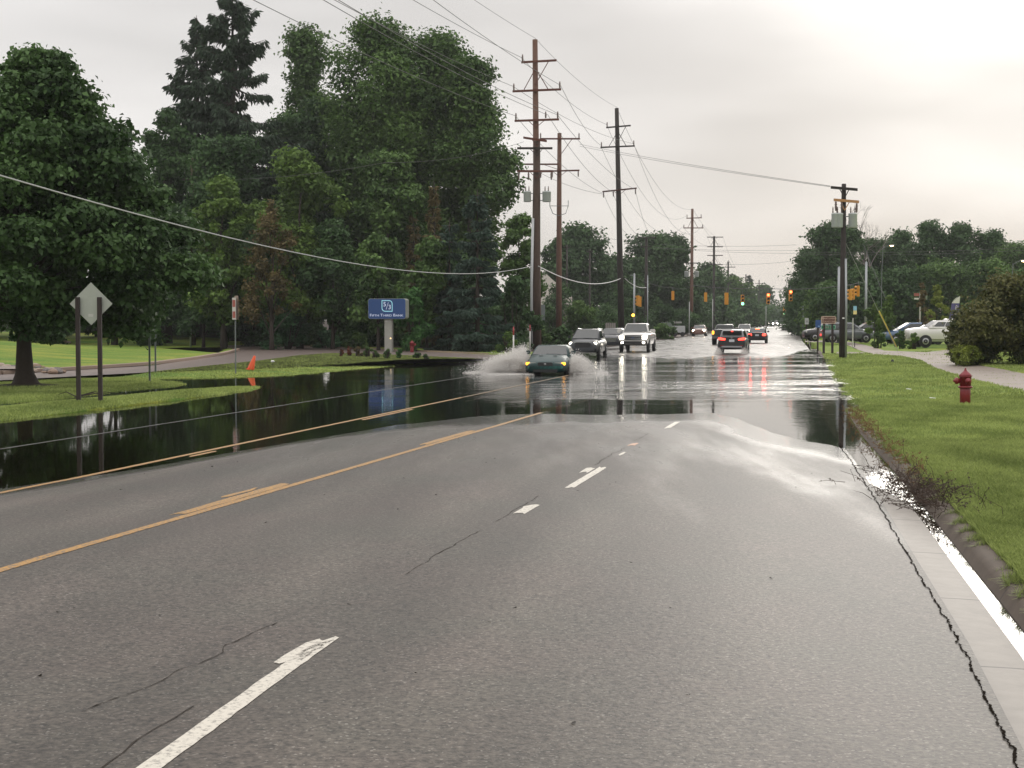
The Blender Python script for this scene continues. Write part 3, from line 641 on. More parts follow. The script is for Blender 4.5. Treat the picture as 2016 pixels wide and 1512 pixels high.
def conifer(name, x, y, z, h, rad, lm, n, size, label, seed=1, droop=.9, gap=.5, tiers=None, group=None, zlo=.08, power=.85):
    e = empty(name, (x, y, z), 0, label, 'tree', group); rs = np.random.RandomState(seed); r_ = random.Random(seed)
    mb = MB(); mb.tube([(0, 0, -.3), (0, 0, h * .5), (0, 0, h)], [h * .017, h * .009, .02], 8); P = []; T = []
    tiers = tiers or int(h * 1.6); Pts = []; Dirs = []; Wd = []
    for i in range(tiers):
        f = zlo + (1 - zlo) * (i + r_.random() * .6) / tiers; L0 = rad * (1 - f) ** power + .12
        for j in range(r_.choice((4, 5, 6))):
            a = r_.uniform(0, 6.28); L = L0 * r_.uniform(.55, 1.12); dz = r_.uniform(-.28, -.02) * L if f < .75 else r_.uniform(.0, .35) * L
            b = Vector((math.cos(a) * L, math.sin(a) * L, f * h + dz)); s0 = Vector((0, 0, f * h)); mid = s0.lerp(b, .5) + Vector((0, 0, -abs(dz) * .35)); tip = b + Vector((0, 0, .12 * L))
            mb.tube([s0, mid, tip], [.04 + L * .012, .03 + L * .005, .01], 4, cap=False); Pts.append((s0, mid, tip)); Wd.append(L)
    mb.build('trunk', BARK, e, True)
    W_ = np.array(Wd); k = rs.choice(len(Pts), n, p=W_ / W_.sum()); t = rs.uniform(.12, 1, n) ** .75
    A = np.array([[q[:] for q in p] for p in Pts])[k]; s = t[:, None]
    p = (1 - s) ** 2 * A[:, 0] + 2 * s * (1 - s) * A[:, 1] + s * s * A[:, 2]
    out = A[:, 2] - A[:, 0]; out /= np.linalg.norm(out, axis=1, keepdims=True); side = np.cross(out, [0, 0, 1.]); side /= np.linalg.norm(side, axis=1, keepdims=True) + 1e-6
    wd = (W_[k] * .17 * (1.15 - t))[:, None]; off = rs.uniform(-1, 1, n)[:, None]
    p = p + side * off * wd + np.array([0, 0, 1.]) * (-np.abs(rs.normal(0, .10 * droop, n)) * 2.2)[:, None]
    d = side * off * .7 + out * rs.uniform(.1, .8, n)[:, None] + np.array([0, 0, -1.]) * droop * rs.uniform(.2, 1.1, n)[:, None]; d /= np.linalg.norm(d, axis=1, keepdims=True)
    q = np.cross(d, rs.normal(size=(n, 3))); q /= np.linalg.norm(q, axis=1, keepdims=True); sz = size * rs.uniform(.6, 1.3, n)[:, None]
    v = np.stack([p, p + d * sz * .5 + q * sz * .16, p + d * sz, p + d * sz * .5 - q * sz * .16], 1)
    tone = np.clip(rs.uniform(0, .7, n) + .3 * vnoise(k * .37, k * .11, 3), 0, 1)
    mesh_np('crown', v.reshape(-1, 3), np.arange(n * 4).reshape(n, 4), LM[lm], e, False, {'tone': np.repeat(tone, 4)})
    return e
def dead_tree(name, x, y, z, h, label, seed, m, spread=.5, depth=5, r0=.09, cat='dead tree'):
    rs = random.Random(seed); mb = MB(); e = empty(name, (x, y, z), 0, label, cat)
    def br(p, d, L, r, k):
        q = p + d * L; mb.tube([p, (p + q) / 2 + Vector([rs.uniform(-.06, .06) * L for _ in range(3)]), q], [r, r * .85, r * .65], 4, cap=False)
        if k == 0: return
        for _ in range(rs.choice((2, 3, 3))):
            nd = (d + Vector([rs.uniform(-spread, spread) for _ in range(3)]) * 1.5).normalized(); br(q, nd, L * rs.uniform(.55, .8), r * .62, k - 1)
    br(Vector((0, 0, 0)), Vector((.02, 0, 1)), h * .36, r0, depth)
    mb.build('branches', m, e); return e
def T(name, px, top, d, hw, lm, n, size, label, **k):
    """survey a tree: picture column, crown top row, distance, half width in pixels"""
    x = at(px, d); z = tz(x, d) - .05; h = zt(top, d) - z; rad = hw * d / FPX
    if k.pop('con', False): return conifer(name, x, d, z, h, rad, lm, n, size, label, **k)
    return tree(name, x, d, z, h, rad, lm, n, size, label, **k)

# the maple standing in the flooded lawn
def maple():
    x, y = TREE; z = tz(x, y); e = empty('maple_tree', (x, y, z), 0, 'dense dark green maple on a mulch mound at the left of the flooded lawn', 'tree')
    rs = random.Random(5); bl = []; h = 10.9
    zf = [.2, .27, .36, .5, .65, .8, .9, 1]; rf = [.5, .88, .98, .86, .64, .45, .30, .08]
    for i in range(120):
        f = .21 + .77 * ((i + rs.random()) / 120); env = float(np.interp(f, zf, rf)) * 5.5; a = i * 2.399 + rs.uniform(-.4, .4)
        br = rs.uniform(.55, .95) if f < .85 else rs.uniform(.45, .7); q = max(0, env * math.sqrt(rs.uniform(.15, 1)) - br * .4)
        bl.append(((q * math.cos(a) + .55, q * math.sin(a), f * h - br * .3), (br * 1.15, br * 1.15, br * .72)))
    leaves('crown', bl, 125000, .18, 'maple', e, droop=.8, seed=5, flat=.7, shell=.5, aspect=1.25)
    mb = MB(); pts = [(0, 0, -.2), (0, 0, .05), (-.02, 0, .35), (-.03, 0, 1.2), (.0, 0, 2.4), (.1, 0, 5), (.3, 0, 8.5)]; mb.tube(pts, [.62, .42, .30, .24, .23, .18, .06], 12)
    for k in range(0, 120, 4):
        c = Vector(bl[k][0]); a = Vector((.03, 0, max(2.2, c.z * .6))); mb.tube([a, a.lerp(c, .5) + Vector((0, 0, .3)), c], [.10, .06, .02], 5)
    mb.build('trunk', BARK, e, True)
maple()
WG = 'trees of the wood behind the drive'
T('tall_tree', 742, 36, 136, 112, 'mid', 42000, .34, 'tall leafy tree with the highest rounded top, right of the big spruce', seed=11, nb=120, group=WG, bs=.34)
T('tall_tree', 858, 66, 138, 112, 'mid', 40000, .34, 'tall leafy tree with sky showing through its middle, above the blue bank sign', seed=12, nb=110, group=WG, bs=.34)
T('tall_tree', 925, 112, 134, 92, 'mid', 34000, .34, 'tall leafy tree at the right end of the wood, reaching towards the utility pole', seed=13, nb=100, group=WG, bs=.34, prof=[(0, .6), (.2, .85), (.4, .9), (.6, 1.0), (.8, .85), (.93, .55), (1, .3)])
T('tall_tree', 602, 55, 150, 72, 'mid', 22000, .36, 'slender leafy tree rising between the big spruce and the broad green trees', seed=14, nb=80, group=WG, prof=[(0, .9), (.3, 1), (.6, .95), (.8, .75), (1, .4)], bs=.4)
T('tall_tree', 655, 190, 140, 95, 'dark', 22000, .36, 'dark leafy tree filling the gap below the slender tree', seed=15, nb=60, group=WG)
T('tall_tree', 560, 230, 142, 90, 'dark', 18000, .36, 'shadowy dark tree behind the right skirt of the big spruce', seed=18, nb=50, group=WG)
T('tall_tree', 790, 170, 146, 130, 'dark', 26000, .38, 'dark leafy tree seen through gaps between the two highest leafy trees', seed=118, nb=60, group=WG)
T('spruce_tree', 462, -50, 135, 265, 'spruce', 70000, .55, 'big dark spruce whose tip leaves the top of the picture', seed=16, con=True, group=WG, droop=1.1, zlo=.12)
T('spruce_tree', 392, 30, 140, 190, 'spruce', 40000, .55, 'narrower dark spruce standing just left of the big one', seed=17, con=True, group=WG, droop=1.1)
_d = dead_tree('dead_tree', at(296, 158), 158, .5, 27.5, 'bare pinkish dead tree top between the maple and the spruces', 4, BARKL, .55, 6, .24)
T('pine_tree', 440, 270, 122, 105, 'dark', 20000, .36, 'soft dark pine-like tree in front of the lower spruce', seed=19, nb=46, group=WG)
T('pine_tree', 330, 215, 128, 75, 'dark', 16000, .36, 'green tree peeping out between the maple and the spruces', seed=20, nb=36, group=WG)
T('leafy_tree', 225, 300, 124, 90, 'dark', 9000, .4, 'dark tree hidden for the most part behind the maple', seed=21, group=WG)
T('leafy_tree', 60, 330, 130, 100, 'dark', 8000, .4, 'dark tree glimpsed through the left side of the maple crown', seed=22, group=WG)
T('yellowish_tree', 440, 350, 113, 66, 'bright', 14000, .32, 'rounded yellow-green tree behind the thick sagging cable, left of the taller yellow-green one', seed=23, nb=40, group=WG)
T('yellowish_tree', 590, 302, 114, 92, 'bright', 20000, .32, 'largest yellow-green tree, in front of the dark wood below the spruce', seed=24, nb=50, group=WG)
T('leafy_tree', 765, 300, 118, 80, 'mid', 18000, .34, 'fresh green tree in the middle of the wood, left of the rusty conifer', seed=25, nb=46, group=WG)
T('rusty_conifer', 855, 355, 116, 34, 'brown', 7000, .34, 'small rusty brown conifer top in the right half of the wood', seed=26, con=True, group=WG)
T('rusty_conifer', 815, 400, 117, 30, 'brown', 4000, .34, 'small dull brown conifer left of the rusty one', seed=126, con=True, group=WG)
T('blue_spruce', 940, 372, 104, 66, 'blue', 30000, .34, 'dark blue-grey spruce with branches down to the ground, left of the pole pair', seed=27, con=True, group=WG, droop=.7, zlo=.05, power=.6)
T('blue_spruce', 885, 430, 107, 50, 'blue', 14000, .34, 'blue-grey spruce half hidden behind its bigger neighbour', seed=28, con=True, group=WG, droop=.7, zlo=.05, power=.6)
T('leafy_tree', 1020, 425, 122, 52, 'mid', 13000, .32, 'green tree directly behind the pole pair', seed=29, nb=34, group=WG, zlo=.06)
T('bare_shrub', 535, 395, 109, 60, 'brown', 5500, .22, 'thin brownish half-dead tree in front of the big yellow-green tree', seed=30, cat='tree', group=WG, shell=1.4, prof=OVAL)
T('leafy_tree', 745, 462, 108, 58, 'mid', 13000, .3, 'green tree with drooping leaves above the blue bank sign', seed=31, nb=34, group=WG, droop=1.2)
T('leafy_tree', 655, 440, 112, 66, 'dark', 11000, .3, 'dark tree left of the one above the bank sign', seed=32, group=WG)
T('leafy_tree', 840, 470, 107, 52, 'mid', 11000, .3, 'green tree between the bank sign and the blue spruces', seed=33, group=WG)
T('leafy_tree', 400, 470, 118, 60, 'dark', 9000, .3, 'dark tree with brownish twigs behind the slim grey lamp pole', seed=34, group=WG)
UL = ['dark undergrowth bush at the foot of the wood, behind the maple trunk', 'dark undergrowth bush behind the diamond sign', 'dark undergrowth bush right of the diamond sign', 'dark undergrowth bush behind the twin steel posts', 'dark undergrowth bush beside the slim grey lamp pole', 'dark undergrowth bush behind the small red and white sign', 'dark undergrowth bush behind the orange cone', 'dark undergrowth bush midway between cone and bank sign', 'low dark bush left of the bank sign', 'dark bush just behind the bank sign column', 'dark bush behind the far fire hydrant', 'dark bush under the smaller blue spruce', 'dark bush under the larger blue spruce', 'dark bush left of the red-topped marker post']
for i, px in enumerate((40, 120, 190, 262, 335, 405, 470, 540, 612, 690, 880, 915, 965, 1010)):
    d = 142 - (px - 380) * .058 + 3 if px > 380 else 134 + (px % 7)
    T('bush', px, 560 + (i * 37) % 60 - 15, d, 50, 'dark' if i % 3 else 'teal', 6500, .28, UL[i], cat='bush', prof=BUSH, nb=22, seed=40 + i, zlo=.03, group='undergrowth along the edge of the wood')
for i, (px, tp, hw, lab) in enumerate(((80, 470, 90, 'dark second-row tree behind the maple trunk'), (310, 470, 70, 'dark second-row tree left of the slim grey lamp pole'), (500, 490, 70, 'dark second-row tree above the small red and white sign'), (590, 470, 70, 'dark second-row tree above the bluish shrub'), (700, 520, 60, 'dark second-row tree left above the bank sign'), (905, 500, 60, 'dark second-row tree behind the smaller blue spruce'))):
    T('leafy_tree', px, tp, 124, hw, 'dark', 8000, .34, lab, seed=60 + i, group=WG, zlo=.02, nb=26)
UM = ['low dark thicket behind the drive under the yellow-green trees', 'low dark thicket behind the small red and white sign', 'low dark thicket right of the orange cone', 'low dark thicket left of the bank sign column', 'low dark thicket right of the bank sign column', 'low dark thicket behind the far hydrant', 'low dark thicket right of the maple trunk', 'low dark thicket under the blue spruces']
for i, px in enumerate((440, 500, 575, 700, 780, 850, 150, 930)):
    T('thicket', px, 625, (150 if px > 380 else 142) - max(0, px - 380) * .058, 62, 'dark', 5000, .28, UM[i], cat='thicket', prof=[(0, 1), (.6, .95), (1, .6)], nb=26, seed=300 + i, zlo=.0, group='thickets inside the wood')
T('shrub', 565, 585, 112, 62, 'teal', 7000, .24, 'bluish green layered shrub behind the orange cone', cat='shrub', prof=BUSH, nb=20, seed=71, zlo=.1, flat=1.5)
T('shrub', 815, 568, 104.5, 36, 'fresh', 7500, .26, 'vivid fresh green shrub right behind the bank sign', cat='shrub', prof=[(0, .9), (.4, 1), (.8, .6), (1, .2)], nb=22, seed=72, zlo=.12, droop=1.4)
T('shrub', 640, 652, 117, 34, 'teal', 2600, .2, 'low leafy shrub at the drive edge, left one of two', cat='shrub', prof=BUSH, nb=12, seed=73, zlo=.1)
T('shrub', 700, 655, 113, 30, 'mid', 2600, .2, 'low leafy shrub at the drive edge near the bank sign', cat='shrub', prof=BUSH, nb=12, seed=74, zlo=.1)
T('shrub', 1000, 655, 101, 20, 'bright', 2500, .2, 'small yellow-green shrub behind the red-topped marker post', cat='shrub', prof=BUSH, nb=10, seed=75, zlo=.1)
# beyond the pole pair, left of the road
MG = 'trees along the left side of the far road'
for i, (px, tp, d, hw, lm, n, lab, kw) in enumerate((
    (1100, 470, 235, 40, 'dark', 5000, 'dark tree immediately right of the brown pole pair', {}),
    (1140, 446, 240, 58, 'dark', 12000, 'dark spreading tree between the brown pole and the black pole', {}),
    (1205, 505, 250, 40, 'dark', 5000, 'lower dark tree behind the black leaning pole', {}),
    (1258, 505, 262, 40, 'dark', 5000, 'dark tree left of the double-arm pole', {}),
    (1300, 462, 265, 58, 'dark', 15000, 'broad dark tree right behind the double-arm pole', {}),
    (1345, 560, 270, 45, 'dark', 5000, 'low dark tree behind the leftmost hanging traffic signal', {}),
    (1392, 520, 340, 40, 'dark', 6000, 'hazy tree behind the pole with four crossarms', {}),
    (1440, 545, 400, 34, 'mid', 5000, 'hazy pale green tree beyond the traffic signals', {}),
    (1475, 540, 470, 22, 'spruce', 4000, 'hazy pointed conifer above the far road', {'con': True}),
    (1500, 562, 560, 26, 'dark', 3500, 'hazy tree left of the far end of the road', {}),
    (1400, 585, 320, 50, 'dark', 5000, 'low dark tree behind the oncoming reddish car', {}),
    (1455, 590, 380, 46, 'dark', 5000, 'low hazy tree behind the waiting cars', {}),
    (1500, 600, 480, 36, 'dark', 3500, 'low hazy tree beside the far headlights', {}))):
    k = dict(kw)
    if 'con' not in k: k.update(zlo=.05, nb=55, bs=.42)
    T('roadside_tree', px, tp, d, hw * (1 if 'con' in k else 1.1), lm, int(n * 1.6), .3 + d * .0012, lab, seed=80 + i, group=MG, **k)
for i, (px, tp, d, hw, lm, lab) in enumerate((
    (1140, 592, 165, 42, 'mid', 'fresh green bush above the dark oncoming crossover'), (1075, 600, 170, 36, 'dark', 'dark bush right of the brown pole pair'), (1190, 600, 190, 44, 'dark', 'dark bush left of the black leaning pole'),
    (1250, 590, 205, 36, 'dark', 'dark bush behind the flashing yellow light'), (1300, 600, 215, 40, 'dark', 'dark bush behind the small white utility trailer'), (1350, 610, 240, 36, 'dark', 'dark bush left of the oncoming reddish car'), (1305, 638, 178, 24, 'mid', 'low clipped hedge right of the white pickup'), (1100, 560, 200, 46, 'dark', 'tall dark bush under the pale roof'),
    (1225, 560, 215, 40, 'dark', 'tall dark bush behind the signal pole'), (1060, 640, 118, 22, 'mid', 'small green bush at the foot of the pole pair'), (1100, 645, 125, 30, 'dark', 'low dark bush behind the dark oncoming crossover'))):
    T('bush', px, tp, d, hw, lm, 4500, .3, lab, cat='bush', prof=BUSH, nb=18, seed=100 + i, zlo=.03, group='bushes along the left side of the far road')
# hazy wood closing the road
for i, (px, tp, d, hw) in enumerate(((1500, 596, 760, 26), (1530, 603, 800, 30), (1560, 606, 830, 30), (1592, 600, 800, 30), (1545, 614, 700, 30), (1480, 600, 650, 26), (1620, 598, 700, 34))):
    x = at(px, d); e = tree('far_tree', x, d, -1.6, zt(tp, d) + 1.6, hw * d / FPX, 'dark', 2500, 1.1, 'pale grey-green tree in the mist closing the far end of the road', seed=130 + i, zlo=.02, nb=20, group='misty trees at the end of the road')
# right-hand side
RG = 'trees along the right side of the road'
for i, (px, tp, d, hw, lm, n, lab, kw) in enumerate((
    (1628, 440, 200, 52, 'dark', 12000, 'tall thin-leaved tree left behind the dark pole with transformers', {}),
    (1588, 486, 205, 30, 'dark', 2600, 'sparse feathery tree at the left end of the right-hand trees', {'shell': 1.2}),
    (1605, 505, 215, 48, 'dark', 8000, 'dark tree overhanging the right edge of the far road', {}),
    (1672, 448, 198, 34, 'dark', 6000, 'tree peeping out right behind the dark pole with transformers', {}),
    (1725, 470, 210, 42, 'dark', 8000, 'dark tree under the bare twigs', {}),
    (1772, 455, 215, 42, 'dark', 8000, 'dark tree left of the tallest right-hand treetops', {}),
    (1828, 436, 205, 40, 'dark', 10000, 'spiky treetop, tallest of the right-hand trees', {'droop': -1.2}),
    (1885, 440, 205, 40, 'dark', 10000, 'spiky treetop right of the tallest one', {'droop': -1.2}),
    (1945, 455, 205, 42, 'dark', 9000, 'spiky treetop second from the right edge', {'droop': -1.2}),
    (2003, 480, 200, 40, 'mid', 8000, 'green tree cut by the right edge of the picture', {}),
    (2060, 470, 205, 50, 'dark', 4000, 'dark tree just reaching in at the right edge', {}),
    (1640, 560, 180, 54, 'mid', 9000, 'lower green tree behind the brown road sign', {}),
    (1580, 572, 235, 30, 'dark', 4500, 'dark low tree beside the far green signals', {}),
    (1700, 530, 176, 60, 'dark', 9000, 'dark tree behind the slim grey light pole', {}),
    (1780, 530, 176, 60, 'dark', 9000, 'dark tree behind the parking lot sign', {}),
    (1862, 520, 174, 62, 'mid', 10000, 'green tree behind the feather banner', {}),
    (1950, 515, 170, 60, 'mid', 9000, 'green tree behind the big reddish bush', {}),
    (2020, 530, 160, 50, 'mid', 7000, 'green tree at the right edge above the reddish bush', {}),
    (1560, 588, 330, 24, 'dark', 3500, 'hazy tree at the right brink of the far road', {}),
    (1590, 560, 300, 34, 'dark', 5000, 'hazy dark tree behind the right-hand red signal', {}))):
    k = dict(kw); k.setdefault('zlo', .05)
    T('tree', px, tp, d, hw * 1.1, lm, int(n * 1.7), .32 + d * .0003, lab, seed=150 + i, group=RG, nb=60, bs=.42, **k)
dead_tree('dead_tree', at(1722, 206), 206, .3, 16.5, 'bare grey twigs sticking out above the right-hand trees', 9, mat('grey_twig', (.22, .19, .18), .9), .4, 6, .16)
T('young_tree', 1722, 598, 128, 24, 'bright', 3600, .2, 'young pale green tree behind the yellow guy guard, left of the pair', prof=OVAL, seed=181, nb=16, zlo=.28, tr=.05)
T('young_tree', 1748, 583, 124, 24, 'bright', 4200, .2, 'young pale green tree right behind the yellow guy guard, right of the pair', prof=OVAL, seed=182, nb=16, zlo=.25, tr=.05)
T('young_tree', 1843, 562, 138, 24, 'yellow', 4200, .2, 'young yellow-green columnar tree behind the parked white pickup', prof=OVAL, seed=183, nb=18, zlo=.2, tr=.05)
T('young_tree', 1816, 556, 118, 16, 'brown', 1500, .2, 'thin young tree with reddish leaves in front of the parking lot sign', prof=OVAL, seed=184, nb=14, zlo=.25, tr=.045, shell=1.2)
T('shrub', 1775, 652, 108, 17, 'mid', 2500, .13, 'low green shrub in front of the parked blue car', cat='shrub', prof=BUSH, nb=10, seed=185, zlo=.1)
T('shrub', 1732, 655, 112, 16, 'mid', 2200, .13, 'low green shrub at the foot of the young pale trees', cat='shrub', prof=BUSH, nb=10, seed=186, zlo=.1)
T('shrub', 1800, 655, 106, 12, 'bright', 1500, .13, 'low yellowish shrub by the nose of the parked white pickup', cat='shrub', prof=BUSH, nb=8, seed=187, zlo=.1)
x_, y_ = P0(1975, 712, .35)
tree('burning_bush', x_ + 1.45, y_ + 1.5, .3, 3.9, 3.1, 'burn', 42000, .17, 'big rounded bush with reddish tinged leaves at the right edge', cat='bush', prof=[(0, .8), (.15, 1), (.45, 1), (.7, .8), (.9, .5), (1, .2)], nb=60, seed=190, zlo=.05, bs=.26)
tree('burning_bush', x_ - .9, y_ + 2.0, .3, 2.15, 1.35, 'burn', 12000, .17, 'smaller lobe of reddish green bush hiding the parked white pickup', cat='bush', prof=BUSH, nb=26, seed=191, zlo=.05)
x_, y_ = P0(1905, 712, .35)
tree('weeds', x_, y_, .3, .75, .9, 'yellow', 3500, .10, 'pale yellowish weeds at the foot of the big reddish bush', cat='weeds', prof=BUSH, nb=12, seed=192, zlo=.1, droop=-1.5)

# ------------------------------------------------------------------ utility poles
def insul(mb, x, z, down=False, h=.42, y=0):
    s = -1 if down else 1
    mb.lathe([(.02, z), (.07, z + s * .06), (.05, z + s * .12), (.08, z + s * .18), (.05, z + s * .25), (.07, z + s * .31), (.04, z + s * h)], 8, (x, y, 0))
def pole(px, base, top, d, r0, r1, m, arms, label, lean=0, group='utility poles along the road', name='utility_pole', ns=7):
    x = at(px, d); z = tz(x, d); e = empty(name, (x, d, z), 0, label, 'utility pole', group); H = zt(top, d) - z
    lx = lean * d / FPX
    MB().tube([(0, 0, -.3), (lx * .3, 0, H * .3), (lx, 0, H)], [r0, r0 * .8 + r1 * .2, r1], 10).build('pole', m, e, True)
    for (yl, xl, yr, xr, kind, am) in arms:
        za = zt(yl, d) - z; zb = zt(yr, d) - z; xa = at(xl, d) - x; xb = at(xr, d) - x; yo = -r0 - .02
        a = Vector((xa, yo, za)); b = Vector((xb, yo, zb)); hw = .075
        q = [Vector((0, oy, oz)) for oy in (-.06, .06) for oz in (-hw, hw)]
        arm = MB().add([a + q[0], a + q[1], a + q[3], a + q[2], b + q[0], b + q[1], b + q[3], b + q[2]], [(0, 1, 2, 3), (4, 7, 6, 5), (0, 4, 5, 1), (1, 5, 6, 2), (2, 6, 7, 3), (3, 7, 4, 0)]).build('crossarm', am, e)
        zz = (za + zb) / 2; cx = lx * zz / H
        br = MB()
        if 'V' in kind:   # raised braces
            for s, xe in ((-1, xa), (1, xb)): br.bar((cx, yo, zz + 1.6), (cx + (xe - cx) * .5, yo, zz + .05), .04)
        if 'R' in kind: br.bar((cx, yo, zz - 1.7), (cx + (xb - cx) * .62, yo, zz), .04)
        if 'b' in kind:
            for s, xe in ((-1, xa), (1, xb)): br.bar((cx, yo, zz - .55), (cx + (xe - cx) * .38, yo, zz), .03)
        if br.v: br.build('brace', am, e)
        for i, ch in enumerate([c for c in kind if c in 'ud']):
            pass
        if 'u' in kind:
            sp = [(xa + .1, za)] + ([(xb - .1, zb)] if 'l' not in kind else []) + ([(xb - (xb - xa) * .3, zb)] if 'm' in kind else [])
            for (q1, q2) in sp: mi = MB(); insul(mi, q1, q2 + hw, h=.5, y=yo); mi.build('insulator', PORC, e, True)
        if 'd' in kind:
            for q1 in (xa + .12, xb - .12, xa + (xb - xa) * .32): mi = MB(); insul(mi, q1, za + (zb - za) * (q1 - xa) / (xb - xa) - hw, True, .55, yo); mi.build('insulator', PORC, e, True)
    return e
def transformer(e, dx, z, r=.3, h=.95, side=1):
    b = MB().lathe([(r * .9, z - h / 2), (r, z - h / 2 + .04), (r, z + h / 2 - .05), (r * 1.06, z + h / 2 - .03), (r * 1.06, z + h / 2 + .02), (r * .6, z + h / 2 + .07)], 16, (dx, -.15, 0)).build('transformer', TRF, e, True)
    for q in (-.12, .12): MB().lathe([(.03, z + h / 2 + .05), (.05, z + h / 2 + .12), (.03, z + h / 2 + .2), (.04, z + h / 2 + .28), (.015, z + h / 2 + .42)], 6, (dx + q, -.15, 0)).build('bushing', PORC, b)
    for q in (.25, -.25): MB().bar((dx, -.1, z + q), (0, -.1, z + q), .035).build('bracket', GALVD, b)
A_, D_ = ARM, WOODD
p1 = pole(1059, 690, 78, 114, .27, .19, WOODP, [(124, 1026, 120, 1095, 'ulR', A_), (181, 1009, 177, 1104, 'uV', A_), (239, 1013, 236, 1100, 'umb', A_)], 'tallest brown transmission pole with red crossarms, next to the transformers', lean=-6)
p1b = pole(1054, 692, 278, 112.5, .36, .24, WOODA, [(272, 1030, 279, 1076, 'b', A_), (293, 1018, 293, 1087, 'b', D_), (338, 1018, 338, 1088, 'bd', A_)], 'thick dark distribution pole carrying two grey transformers, in front of the tallest pole', lean=3)
zq = zt(388, 112.5) - p1b.location.z
transformer(p1b, at(1038, 112.5) - p1b.location.x, zq, .27, .72); transformer(p1b, at(1076, 112.5) - p1b.location.x, zq, .31, .72)
xq = at(1046.5, 112.2) - p1b.location.x
MB().tube([(xq, -.3, -.2), (xq, -.3, zt(560, 112) - .1), (xq + .1, -.3, zt(432, 112))], .10, 8).build('riser_pipe', mat('pale_pvc', (.45, .46, .47), .45), p1b, True)
MB().box((at(1066, 112) - p1b.location.x + .12, -.28, zt(618, 112)), (.28, .2, 1.15)).build('cabinet', GALVD, p1b, bevel=.02)
p2 = pole(1100, 670, 262, 152, .30, .20, WOODP, [(274, 1062, 274, 1141, 'uR', A_), (324, 1014, 324, 1098, 'b', A_), (338, 1062, 336, 1140, 'bd', A_)], 'slim brown pole with two long red crossarms, just right of the pole pair', lean=1)
mbr = MB(); xx = lambda p: at(p, 152) - p2.location.x; zz = lambda q: zt(q, 152) - p2.location.z
mbr.bar((xx(1082), -.4, zz(406)), (xx(1118), -.4, zz(406)), .035)
for s in (1082, 1118): mbr.tube([(xx(s), -.4, zz(395)), (xx(s), -.4, zz(406)), (xx(s + (6 if s < 1100 else -5)), -.4, zz(421)), (xx(1100), -.4, zz(425))], .035, 5)
mbr.build('cutout_bracket', GALVD, p2)
p3 = pole(1224, 655, 213, 162, .34, .21, WOODD, [(252, 1192, 248, 1240, 'ulR', D_), (291, 1181, 288, 1248, 'uV', D_), (378, 1185, 371, 1252, 'bd', mat('dark_red_arm', (.07, .022, .016), .8))], 'tall black leaning pole behind the white pickup', lean=-11)
p4 = pole(1361, 650, 411, 252, .3, .2, WOODP, [(430, 1350, 429, 1380, 'u', A_), (449, 1344, 449, 1383, 'uV', A_), (518, 1348, 518, 1375, 'b', D_)], 'brown transmission pole rising above the broad tree, far left side', lean=1)
transformer(p4, -.85, zt(540, 252) - p4.location.z, .35, .8); transformer(p4, .85, zt(540, 252) - p4.location.z, .35, .8)
p5 = pole(1405, 655, 465, 305, .28, .2, WOODD, [(467, 1391, 467, 1422, 'b', D_), (486, 1391, 486, 1422, 'V', D_), (503, 1391, 503, 1422, 'b', D_), (521, 1391, 521, 1422, 'V', D_), (552, 1394, 552, 1414, 'b', D_)], 'dark pole with a ladder of four short crossarms')
p6 = pole(1433, 655, 515, 352, .25, .18, WOODD, [(526, 1422, 526, 1447, 'V', D_), (541, 1424, 541, 1446, 'b', D_), (556, 1422, 556, 1443, 'b', D_)], 'dark pole with three crossarms above the traffic signals')
p7 = pole(1468, 650, 540, 430, .2, .15, WOODD, [(547, 1460, 547, 1477, 'b', D_)], 'plain thin pole in the haze, first beyond the three-arm pole')
p8 = pole(1494, 645, 551, 520, .2, .15, WOODD, [(558, 1486, 558, 1502, 'b', D_), (566, 1487, 566, 1501, 'b', D_)], 'thin hazy pole with two short arms')
p9 = pole(1514, 640, 562, 600, .2, .15, WOODD, [(570, 1508, 570, 1520, 'b', D_)], 'farthest and faintest of the hazy poles')
p10 = pole(1272, 655, 467, 232, .3, .2, WOODD, [(468.5, 1254, 468.5, 1290, 'b', D_), (486, 1260, 486, 1282, 'b', D_)], 'black double-arm pole in front of the broad tree', group='cross street poles')
for px, tp, lab in ((1116, 482, 'thin black pole between the brown pole and the black pole, left one'), (1161, 490, 'thin black pole between the brown pole and the black pole, right one')):
    pole(px, 655, tp, 215, .16, .12, WOODD, [(tp + 5, px - 6, tp + 5, px + 6, '', D_)], lab, group='cross street poles')
wp = pole(381, 655, 310, 126, .2, .14, WOODA, [(354, 364, 352, 400, '', D_)], 'dark pole glimpsed inside the wood left of the yellow-green trees', group='cross street poles')
pr = pole(1659, 697, 362, 89, .20, .13, WOODD, [(369.5, 1632, 374, 1684, 'b', D_), (394, 1638, 398, 1687, 'bd', ARMT)], 'black pole with a tan crossarm and transformers on the right-hand verge')
zq = zt(435, 89) - pr.location.z
for q, rr in ((1641, .2), (1650, .2), (1676, .25)): transformer(pr, at(q, 89) - pr.location.x, zq, rr, .78)
xq = at(1664.5, 89) - pr.location.x
MB().tube([(xq, -.12, -.2), (xq, -.12, zt(600, 89)), (xq - .05, -.12, zt(500, 89) - .3)], .075, 8).build('riser_pipe', GALV, pr, True)
MB().box((0, -.21, zt(617, 89) - .3), (.12, .03, .07)).build('tag_plate', WHITE, pr)

